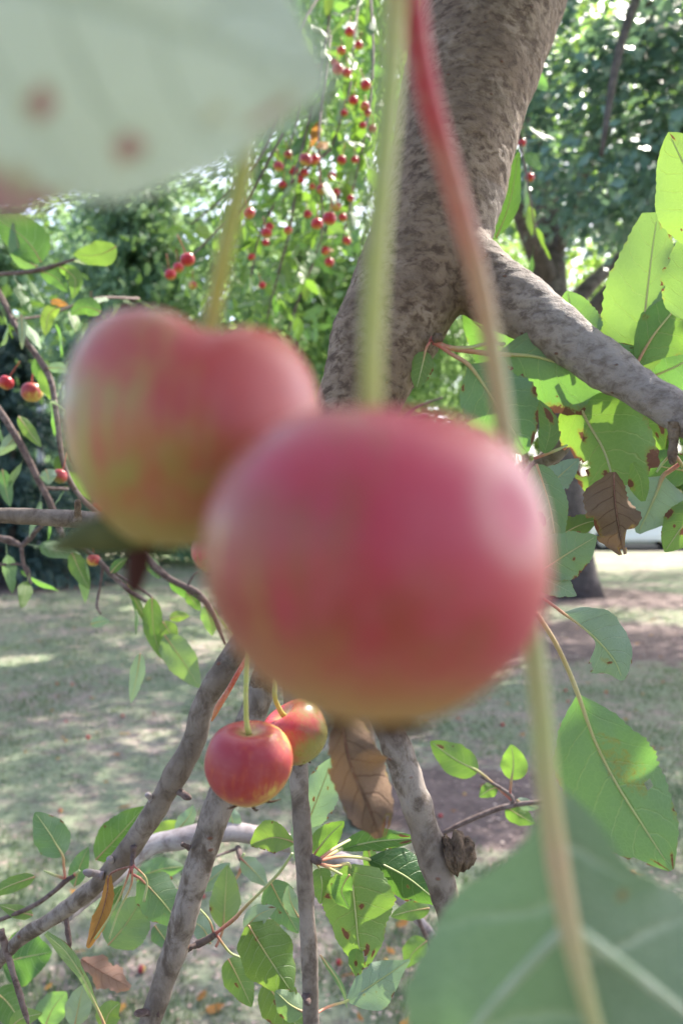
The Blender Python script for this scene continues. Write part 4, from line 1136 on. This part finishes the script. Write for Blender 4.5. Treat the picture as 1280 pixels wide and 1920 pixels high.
def calyx_geo(rnd, size=.3, z0=-.8):
    ps = []
    for k in range(5):
        a = 2 * PI * k / 5 + rnd.uniform(-.2, .2)
        l = size * rnd.uniform(.7, 1.2)
        ca, sa = math.cos(a), math.sin(a)
        ps.append(tube([(ca * .06, sa * .06, z0 + .06, .05), (ca * .12, sa * .12, z0 - .1, .045), (ca * (.14 + l * .5), sa * (.14 + l * .5), z0 - .16, .028), (ca * (.14 + l * .8), sa * (.14 + l * .8), z0 - .12 + rnd.uniform(-.1, .1), .008)], 8, 6))
    for k in range(9):
        a = rnd.uniform(0, 6.28)
        ps.append(tube([(math.cos(a) * .05, math.sin(a) * .05, z0, .010), (math.cos(a) * .12, math.sin(a) * .12, z0 - .22 * rnd.uniform(.6, 1), .006)], 3, 4))
    return join(ps)


def apple(name, x, y, d, wpx, axis, mat, stem, label, group=None, aspect=.9, cav=.34, cw=.42, sm='stem_green', seed=0, spin=0, calyx=True, sep=.3, lump=.03, taper=.08, saddle=0.0, dent=None):
    r = px(wpx, d) / 2
    root = empty(name, P(x, y, d))
    tag(root, label, 'apple', group)
    za = Vector(axis).normalized(); xa = (Vector((1, 0, 0)) - za * za.x).normalized()
    q = Matrix((xa, za.cross(xa), za)).transposed().to_4x4() @ Matrix.Rotation(spin, 4, 'Z')
    V, Fc = apple_geo(aspect, cav, cw, seed=seed, lump=lump, taper=taper, saddle=saddle, dent=dent)
    o = add('flesh', make_mesh('flesh', V, Fc), M[mat], root, (0, 0, 0))
    o.matrix_local = q @ Matrix.Scale(r, 4)
    if calyx:
        v, f, t = calyx_geo(random.Random(seed), sep, -aspect + .14)
        c = add('calyx', make_mesh('calyx', v, f), M['dry'], root, (0, 0, 0))
        c.matrix_local = q @ Matrix.Scale(r, 4)
    if stem:
        foot = q.to_3x3() @ Vector((0, 0, (aspect - cav) * r))
        pts = [(foot.x, foot.y, foot.z, px(stem[0][3], stem[0][2]) / 2 * 1.25)]
        for (sx, sy, sd, sw) in stem:
            p = P(sx, sy, sd) - root.location
            pts.append((p.x, p.y, p.z, px(sw, sd) / 2))
        v, f, t = tube(pts, 10 * len(pts), 12)
        add('stem', make_mesh('stem', v, f, None, {'t': t}), M[sm], root, (0, 0, 0))
    return root


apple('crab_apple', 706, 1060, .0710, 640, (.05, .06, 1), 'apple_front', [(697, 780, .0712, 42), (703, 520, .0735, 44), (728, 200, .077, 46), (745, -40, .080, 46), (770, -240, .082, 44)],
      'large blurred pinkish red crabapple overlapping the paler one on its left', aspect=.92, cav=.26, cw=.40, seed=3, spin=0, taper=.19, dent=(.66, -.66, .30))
b = apple('crab_apple', 358, 806, .0955, 478, (.09, -.05, 1), 'apple_back', [(398, 590, .0945, 34), (425, 450, .091, 34), (458, 300, .088, 36), (485, 60, .084, 38), (500, -330, .081, 40)],
          'blurred orange and green crabapple half hidden behind the big front one', aspect=.96, cav=.50, cw=.44, seed=11, spin=0, calyx=False, lump=.04, saddle=.13)
# the long sepals that stay on that fruit's underside
for pts, m in (([(270, 1000, .0955, 40), (235, 1002, .0950, 58), (190, 1003, .0945, 54), (140, 1016, .094, 34), (95, 1028, .0938, 10)], 'olive'), ([(255, 1010, .0955, 34), (256, 1040, .0955, 40), (254, 1075, .0955, 36), (250, 1102, .0955, 12)], 'dry')):
    pass
M['olive'] = plain_mat('olive_sepal', (0.075, 0.085, 0.03), (0.13, 0.14, 0.055), .7, 300)
M['sepal_dry'] = plain_mat('dry_sepal', (0.045, 0.014, 0.012), (0.075, 0.025, 0.02), .8, 300)
cal = None
for pts, m in (([(300, 985, .0965, 40), (262, 996, .096, 66), (220, 1000, .0955, 74), (172, 1005, .095, 62), (128, 1018, .0945, 40), (88, 1032, .094, 10)], 'olive'),
               ([(275, 995, .097, 26), (262, 1020, .0965, 44), (257, 1064, .0965, 44), (250, 1112, .0965, 24)], 'sepal_dry'),
               ([(330, 1000, .0985, 20), (320, 1020, .099, 26), (300, 1032, .1, 10)], 'olive')):
    v, f, t = tube(pxpath(pts), 24, 12, .15, 160)
    v[:, 1] = v[:, 1].mean() + (v[:, 1] - v[:, 1].mean()) * .55      # sepals are flat blades
    o = add('sepal', make_mesh('sepal', v, f), M[m], b)
apple('crab_apple', 466, 1432, .262, 163, (.04, -.16, 1), 'apple_small', [(462, 1352, .2615, 10), (461, 1300, .262, 9), (463, 1230, .266, 9), (470, 1150, .29, 9), (520, 1050, .40, 10)],
      'small shiny red crabapple in focus with a yellow cheek and green stem', aspect=.92, cav=.22, cw=.45, seed=21, spin=.2, sep=.75)
apple('crab_apple', 551, 1376, .292, 126, (-.45, -.15, .9), 'apple_green', [(520, 1322, .288, 9), (515, 1270, .29, 9), (530, 1100, .40, 9)],
      'green crabapple with a split red shoulder behind the small shiny one', aspect=.9, cav=.3, cw=.5, seed=33, lump=.06)
apple('crab_apple', 405, 1034, .24, 92, (.1, 0, 1), 'apple_green', [(410, 985, .24, 9), (430, 900, .28, 9), (560, 900, .44, 9)],
      'olive brown crabapple peeping out between the two large blurred ones', aspect=.95, cav=.2, seed=37)
# bare red fruit stalk that has lost its apple
v, f, t = tube(pxpath([(560, 1090, .43, 9), (500, 1170, .38, 9), (456, 1245, .34, 9), (428, 1295, .335, 10), (409, 1325, .333, 12), (402, 1341, .333, 8), (397, 1352, .333, 3)]), 40, 9)
add('stalk', make_mesh('stalk', v, f, None, {'t': t}), M['stem_red'], ROOT)

# unit fruit for the smaller ones
V0, F0 = apple_geo(.93, .24, .4, seed=2, n=18, seg=24)
small_me = {}
for m in ('apple_red', 'apple_small', 'apple_green'):
    small_me[m] = make_mesh('flesh', V0, F0); small_me[m].materials.append(M[m])
v, f, t = tube([(0, 0, .6, .09), (.05, 0, 1.6, .07), (.3, .1, 3.4, .08)], 10, 6)
stem_me = make_mesh('stem', v, f, None, {'t': t}); stem_me.materials.append(M['stem_red'])


def small_apple(x, y, d, rp, mat, label, group):
    root = empty('crab_apple', P(x, y, d))
    tag(root, label, 'apple', group)
    r = px(rp, d)
    ml = Matrix.Rotation(random.uniform(0, 6.28), 4, 'Z') @ Matrix.Rotation(random.uniform(-.5, .5), 4, 'X') @ Matrix.Scale(r, 4)
    for nm, me_ in (('flesh', small_me[mat]), ('stem', stem_me)):
        o = bpy.data.objects.new(nm, me_); COL.objects.link(o); o.parent = root; o.matrix_local = ml
    return root


for (x, y, r) in [(632, 130, 11), (650, 137, 9), (686, 160, 10), (684, 200, 9), (645, 212, 7), (522, 312, 10), (573, 300, 12), (550, 320, 9), (570, 325, 8), (603, 355, 10), (594, 420, 11), (617, 410, 13), (467, 400, 11), (500, 437, 10),
                  (472, 482, 7), (617, 492, 9), (630, 360, 7), (352, 487, 14), (335, 502, 10), (320, 515, 11), (362, 535, 8), (492, 535, 7), (530, 347, 8), (172, 567, 7), (657, 372, 7), (642, 408, 8), (690, 212, 7), (540, 290, 8), (505, 425, 8),
                  (498, 455, 7), (680, 235, 7), (625, 118, 7), (665, 300, 7), (585, 350, 6), (655, 60, 9), (672, 85, 8), (640, 95, 8), (662, 188, 9), (700, 242, 8), (622, 330, 8), (640, 300, 9), (590, 300, 10), (562, 337, 8), (577, 402, 8), (540, 432, 8), (610, 470, 8), (650, 452, 8), (630, 388, 9)]:
    left = x < 400
    small_apple(x, y, min(1.5, max(.95, .0092 * F / r)), r, 'apple_red' if random.random() < .85 else 'apple_small',
                'small red crabapple in the cluster left of the yellow green stem' if left else
                'small red crabapple high up among twigs beside the pale green stem' if y < 245 else
                'small red crabapple in the row hanging just below the big pale leaf' if y < 332 else
                'small red crabapple close to the edge of the thick forked limb' if x > 575 else
                'small red crabapple between the yellow green stem and the thick limb',
                'small red fruit on the twigs at the left' if left else 'small red fruit beside the thick limb')
small_apple(12, 718, .9, 14, 'apple_red', 'rosy crabapple cut by the left edge above the thin branch', None)
small_apple(60, 736, .9, 20, 'apple_small', 'red and yellow crabapple beside the pale post', None)
small_apple(113, 893, .82, 14, 'apple_green', 'little yellow green crabapple between two twigs at the left', None)
small_apple(184, 952, .85, 11, 'apple_red', 'orange red crabapple just above the thin horizontal branch', None)
small_apple(176, 1050, .75, 13, 'apple_small', 'orange red crabapple just below the olive sepal', None)
small_apple(978, 268, 1.3, 8, 'apple_red', 'tiny red crabapple right of the thick limb, the upper one', None)
small_apple(992, 333, 1.3, 9, 'apple_red', 'tiny red crabapple right of the thick limb, the lower one', None)

# ------------------------------------------------------------------ leaves along thinner twigs (shared meshes)
UNIT = []
for k in range(5):
    r_ = random.Random(k)
    n, c = 11, 4
    V, UV, B = [], [], []
    bend, fold, tw_ = r_.uniform(-.12, .22), r_.uniform(.05, .35), r_.uniform(-.4, .4)
    for i in range(n):
        u = i / (n - 1)
        h = max(.004, float(ovate(u)) / _OV * r_.uniform(.20, .22) * (1 + .08 * math.sin(k * 3 + u * 9)))
        for v_ in np.linspace(-1, 1, c + 1):
            a = tw_ * u
            yv = v_ * h; zv = -fold * abs(v_) * h - bend * u * u + .02 * math.sin(u * 9 + v_ * 2 + k)
            V.append((u, yv * math.cos(a) - zv * math.sin(a) * .3, zv + yv * math.sin(a)))
            UV.append((u, .5 + .5 * v_))
            B.append(max(0, (abs(v_) - .7)) * r_.uniform(.2, 1.1) * (1 if r_.random() < .3 else .3))
    Fc = [(i * (c + 1) + j, (i + 1) * (c + 1) + j, (i + 1) * (c + 1) + j + 1, i * (c + 1) + j + 1) for i in range(n - 1) for j in range(c)]
    # a short petiole strip
    b0 = len(V)
    V += [(-.3, -.008, .03), (-.3, .008, .03), (0.02, .01, 0), (0.02, -.01, 0)]; UV += [(0, .5)] * 4; B += [0] * 4
    Fc.append((b0, b0 + 3, b0 + 2, b0 + 1))
    UNIT.append((np.array(V), Fc, UV, B))
UM = {}
for m in ('leaf', 'leaf_spotted', 'leaf_pale', 'leaf_dark', 'leaf_orange'):
    UM[m] = []
    for (V, Fc, UV, B) in UNIT:
        me_ = make_mesh('leaf', V, Fc, UV, {'brown': B}); me_.materials.append(M[m]); UM[m].append(me_)


def frame(ax, nr):
    ax = ax.normalized(); nr = (nr - ax * nr.dot(ax)).normalized(); sd = nr.cross(ax)
    return Matrix((ax, sd, nr)).transposed().to_4x4()


def put_leaf(pos, ax, nr, L, mat, parent):
    o = bpy.data.objects.new('leaf', random.choice(UM[mat])); COL.objects.link(o)
    o.parent = parent
    o.matrix_local = Matrix.Translation(pos - parent.location) @ frame(ax, nr) @ Matrix.Scale(L, 4)
    return o


def rv3(s=1.0):
    return Vector((random.gauss(0, s), random.gauss(0, s), random.gauss(0, s)))


def leafy(path, spacing, L0, L1, parent, mats, w=(7, 4), droop=.7, start=.1):
    """a twig with leaves along it; path [(x,y,d)]"""
    k = len(path)
    pts = [(x, y, d, w[0] + (w[1] - w[0]) * i / (k - 1)) for i, (x, y, d) in enumerate(path)]
    twig(pts, 'twig', parent=parent, n=4 * k + 4)
    q = catmull([tuple(P(*p)) for p in path], 80)
    ln = float(np.sum(np.linalg.norm(np.diff(q, axis=0), axis=1)))
    n = max(2, int(ln * (1 - start) / spacing))
    for i in range(n):
        t = start + (1 - start) * (i + random.random() * .8) / n
        j = min(78, int(t * 79)); p = Vector(q[j]); tg = Vector(q[j + 1] - q[j]).normalized()
        L = random.uniform(L0, L1)
        ax = tg * random.uniform(.0, .8) + rv3(.6) + Vector((0, 0, -droop))
        nr = rv3(.7) + Vector((0, 0, 1.0)) + Vector((0, -.3, 0))
        ax.normalize()
        put_leaf(p + ax * L * .3, ax, nr, L, random.choice(mats), parent)


MX = ['leaf', 'leaf', 'leaf', 'leaf_spotted', 'leaf_spotted', 'leaf_pale']
# left-hand twigs of the near tree
for path, sp_ in [([(-30, 500, .9), (35, 620, .88), (90, 700, .86), (107, 780, .85), (120, 870, .84), (160, 945, .83)], .030), ([(-30, 735, .8), (40, 835, .8), (75, 905, .8), (110, 1000, .8)], .032),
                  ([(-10, 515, .9), (75, 506, .9), (140, 486, .9)], .018), ([(-20, 1005, .8), (42, 1022, .8), (80, 985, .8)], .03), ([(150, 1020, .75), (210, 1078, .75), (275, 1128, .75)], .032),
                  ([(262, 1030, .78), (330, 1092, .78), (398, 1145, .78), (423, 1208, .78)], .05), ([(260, 560, 1.1), (180, 560, 1.0), (90, 590, .95), (20, 600, .9)], .035), ([(-20, 1060, .8), (45, 1060, .8), (60, 1095, .8)], .05)]:
    leafy(path, sp_, .028, .045, ROOT, MX, (6, 4))
for k in [dict(mid=[(78, 492), (50, 450), (-14, 402)], w=76, d=.9, mat='leaf', up=True), dict(mid=[(70, 500), (40, 475), (25, 415)], w=40, d=.9, mat='leaf'), dict(mid=[(218, 462), (185, 478), (138, 478)], w=44, d=.9, mat='leaf_dark', roll=.4),
          dict(mid=[(75, 508), (105, 520), (128, 548)], w=34, d=.9, mat='leaf_dark'), dict(mid=[(112, 500), (140, 520), (138, 560)], w=30, d=.9, mat='leaf_spotted'), dict(mid=[(95, 565), (110, 568), (128, 572)], w=14, d=.9, mat='leaf_orange'),
          dict(mid=[(112, 575), (92, 590), (85, 630)], w=26, d=.9, mat='leaf_spotted'), dict(mid=[(190, 585), (160, 575), (132, 590)], w=34, d=.9, mat='leaf_dark'), dict(mid=[(40, 590), (42, 620), (42, 655)], w=14, d=.86, mat='leaf_pale'),
          dict(mid=[(35, 780), (60, 815), (78, 838)], w=24, d=.8, mat='leaf_spotted'), dict(mid=[(35, 810), (20, 830), (-5, 855)], w=26, d=.8, mat='leaf_pale'), dict(mid=[(5, 880), (12, 920), (20, 950)], w=26, d=.8, mat='leaf'),
          dict(mid=[(90, 690), (115, 690), (132, 700)], w=20, d=.85, mat='leaf_pale'), dict(mid=[(86, 880), (90, 890), (92, 908)], w=30, d=.8, mat='leaf_pale'),
          dict(mid=[(263, 1225), (257, 1265), (246, 1318)], w=28, d=.7, mat='leaf_pale'), dict(mid=[(308, 1190), (340, 1235), (375, 1290)], w=58, d=.74, mat='leaf'), dict(mid=[(285, 1120), (288, 1180), (303, 1235)], w=38, d=.75, mat='leaf_spotted'),
          dict(mid=[(318, 1160), (335, 1155), (355, 1155)], w=22, d=.75, mat='leaf_spotted'), dict(mid=[(305, 1165), (320, 1190), (318, 1215)], w=34, d=.75, mat='leaf_spotted'), dict(mid=[(350, 1110), (362, 1125), (376, 1145)], w=24, d=.78, mat='leaf_spotted'),
          dict(mid=[(385, 1135), (395, 1160), (398, 1192)], w=34, d=.78, mat='leaf'), dict(mid=[(135, 1035), (150, 1070), (168, 1105)], w=34, d=.75, mat='leaf_spotted'), dict(mid=[(240, 1095), (262, 1140), (280, 1180)], w=14, d=.75, mat='leaf_spotted'),
          dict(mid=[(208, 1074), (222, 1058), (242, 1045)], w=20, d=.74, mat='leaf_dark'), dict(mid=[(270, 1050), (285, 1060), (300, 1085)], w=26, d=.78, mat='leaf'), dict(mid=[(170, 1170), (190, 1165), (206, 1165)], w=20, d=.8, mat='leaf_pale'),
          dict(mid=[(930, 445), (955, 380), (972, 285)], L=[3, 26, 34, 26, 14, 3], Rr=[3, 14, 20, 16, 8, 3], d=.62, mat='leaf_dark', up=True)]:
    k = dict(k); k.setdefault('pw', 4); k.setdefault('teeth', 9)
    leaf(k.pop('mid'), **k)

# second tree: trunk hidden behind the limb and the fruit-laden twigs hanging from it
b2 = ROOT2.location
v, f, t = tube([tuple(P(690, 1545, 3.5)) + (.085,), tuple(P(655, 1250, 3.5)) + (.07,), tuple(P(650, 950, 3.4)) + (.06,), tuple(P(690, 640, 3.1)) + (.055,), tuple(P(760, 300, 2.8)) + (.05,), tuple(P(840, -50, 2.5)) + (.045,), tuple(P(800, -320, 2.2)) + (.03,)], 40, 12, .08, 12)
add('trunk', make_mesh('trunk', v, f), M['bark'], ROOT2)
for path, sp_ in [([(800, -320, 2.2), (690, -60, 1.9), (665, 60, 1.7), (655, 170, 1.6), (620, 280, 1.55)], .034), ([(800, -320, 2.2), (650, -100, 1.8), (610, 80, 1.6), (580, 220, 1.5), (560, 300, 1.45), (530, 380, 1.4)], .034),
                  ([(690, -60, 1.9), (700, 100, 1.7), (690, 220, 1.6), (665, 340, 1.55), (640, 460, 1.5)], .034), ([(620, 60, 1.7), (600, 220, 1.45), (600, 330, 1.4), (605, 430, 1.4), (590, 480, 1.4)], .034),
                  ([(620, 280, 1.55), (540, 350, 1.5), (490, 430, 1.5), (470, 520, 1.5)], .034), ([(530, 250, 1.5), (460, 380, 1.5), (400, 440, 1.45), (340, 500, 1.4)], .040), ([(560, 300, 1.6), (545, 420, 1.6), (520, 520, 1.6), (500, 600, 1.6)], .036),
                  ([(640, 350, 1.7), (600, 460, 1.7), (560, 560, 1.7), (540, 620, 1.7)], .036), ([(1000, -50, 1.5), (975, 180, 1.3), (975, 260, 1.3), (990, 350, 1.25), (1000, 420, 1.25), (1005, 480, 1.25)], .036), ([(540, 120, 1.6), (500, 270, 1.55), (440, 350, 1.5), (360, 420, 1.5)], .042),
                  ([(640, -60, 1.7), (560, 60, 1.5), (560, 200, 1.5), (530, 320, 1.5)], .036)]:
    leafy(path, sp_, .035, .060, ROOT2, ['leaf', 'leaf', 'leaf', 'leaf_spotted', 'leaf_spotted', 'leaf_pale', 'leaf_dark', 'leaf_orange' if random.random() < .2 else 'leaf'], (6, 3), droop=.8)
print('LEAVES', len([o for o in bpy.data.objects if o.name.startswith('leaf') and o.parent == ROOT]), len([o for o in bpy.data.objects if o.name.startswith('leaf') and o.parent == ROOT2]))


def leaf_cloud(name, pos, L0, L1, mat, parent, droop=.5):
    Vs, Fs, Us, Bs, off = [], [], [], [], 0
    for p in pos:
        V, Fc, UV, B = random.choice(UNIT)
        ax = rv3(.7) + Vector((0, 0, -droop)); nr = rv3(.6) + Vector((0, 0, 1))
        mt = np.array(frame(ax, nr).to_3x3()) * random.uniform(L0, L1)
        Vs.append(V @ mt.T + np.array(p)); Us += UV; Bs += B
        Fs += [tuple(i + off for i in q) for q in Fc]; off += len(V)
    return tag(add(name, make_mesh(name, np.vstack(Vs), Fs, Us, {'brown': Bs}), M[mat], parent), kind='stuff')


# deeper foliage of the second tree
pos = []
while len(pos) < 520:
    x, y = random.uniform(400, 735), random.uniform(-150, 620)
    if x < 620 - y * .42 - random.uniform(0, 60) or x > 760 - y * .1: continue
    pos.append(P(x, y, random.uniform(1.9, 2.9)))
leaf_cloud('foliage', pos, .04, .065, 'leaf', ROOT2)
pos = []
while len(pos) < 330:                                             # clumps round the fruit
    x, y = random.choice([(640, 60), (660, 160), (600, 200), (640, 260), (560, 300), (600, 360), (530, 380), (480, 420), (610, 440), (650, 120), (560, 470), (350, 490), (440, 470), (690, 250), (560, 560), (500, 560)])
    x += random.gauss(0, 26); y += random.gauss(0, 30)
    if x < 640 - y * .45 and y < 330: continue
    if x > 725 - max(0, y - 420) * .5: continue
    pos.append(P(x, y, random.uniform(1.5, 2.0)))
leaf_cloud('foliage', pos, .032, .055, 'leaf_spotted', ROOT2)
pos = []
while len(pos) < 260:
    x, y = random.uniform(-120, 520), random.uniform(420, 760)
    pos.append(P(x, y, random.uniform(2.6, 4.5)))
leaf_cloud('foliage', pos, .04, .065, 'leaf_spotted', ROOT2)
# the near tree's own foliage overhead, above the frame
pos = []
while len(pos) < 1500:
    y = random.uniform(-.7, 1.5); x = random.uniform(-1.0, 1.3)
    z = CAMZ + max(0, .66 * y) + .37 + random.random() * 1.0
    p = np.array([[x, y, z]])
    if not gap_filter(p)[0]: continue
    pos.append((x, y, z))
for k in range(420):  # unseen leaves added along the sun's path to shade the near fruit
    t_ = random.uniform(.28, 1.6)
    p = Vector((random.uniform(-.09, .09), random.uniform(.04, .13), CAMZ + random.uniform(-.09, .07))) + S * t_
    if p.z - CAMZ > .66 * p.y + .05: pos.append(tuple(p))
for k in range(18):  # more leaves added out of view, keeping sun off the toothed leaf
    t_ = random.uniform(.30, 1.5)
    p = P(1160, 1475, .30) + Vector((random.uniform(-.06, .06), random.uniform(-.05, .05), random.uniform(-.05, .05))) + S * t_
    if p.x > .45 * p.y + .03: pos.append(tuple(p))
for k in range(500):                                              # unseen leaves added behind the camera to dim the front apple
    a_ = random.uniform(PI * 1.12, PI * 1.88); r_ = random.uniform(.55, 1.3)
    pos.append((r_ * math.cos(a_) * .9, r_ * math.sin(a_), CAMZ + random.uniform(-.55, .8)))
leaf_cloud('foliage', pos, .045, .07, 'leaf', ROOT)

# ------------------------------------------------------------------ fallen leaves and fruit on the lawn
for i in range(150):
    y = 2.0 + 8.5 * random.random() ** 1.4; x = random.uniform(-.46, .46) * y
    o = bpy.data.objects.new('fallen_leaf', random.choice(UM['leaf_orange' if i % 3 == 0 else 'leaf_tan'] if 'leaf_tan' in UM else UM['leaf_orange']))
    COL.objects.link(o)
    o.matrix_local = Matrix.Translation((x, y, gz(x, y) + .016)) @ Matrix.Rotation(random.uniform(0, 6.28), 4, 'Z') @ Matrix.Rotation(random.uniform(-.4, .4), 4, 'X') @ Matrix.Scale(random.uniform(.03, .07), 4)
    tag(o, 'dry tan leaf lying on the thin grass', 'leaf', 'fallen leaves on the lawn')
for i in range(46):
    y = 2.1 + 4.5 * random.random() ** 1.3; x = random.uniform(-.46, .46) * y
    o = bpy.data.objects.new('fallen_apple', small_me['apple_red' if i % 2 else 'apple_small']); COL.objects.link(o)
    r_ = random.uniform(.007, .012)
    o.matrix_local = Matrix.Translation((x, y, gz(x, y) + r_ * .9)) @ Matrix.Rotation(random.uniform(0, 6.28), 4, 'X') @ Matrix.Rotation(random.uniform(0, 6.28), 4, 'Y') @ Matrix.Scale(r_, 4)
    tag(o, 'small fallen crabapple lying on the thin grass', 'apple', 'fallen crabapples on the lawn')
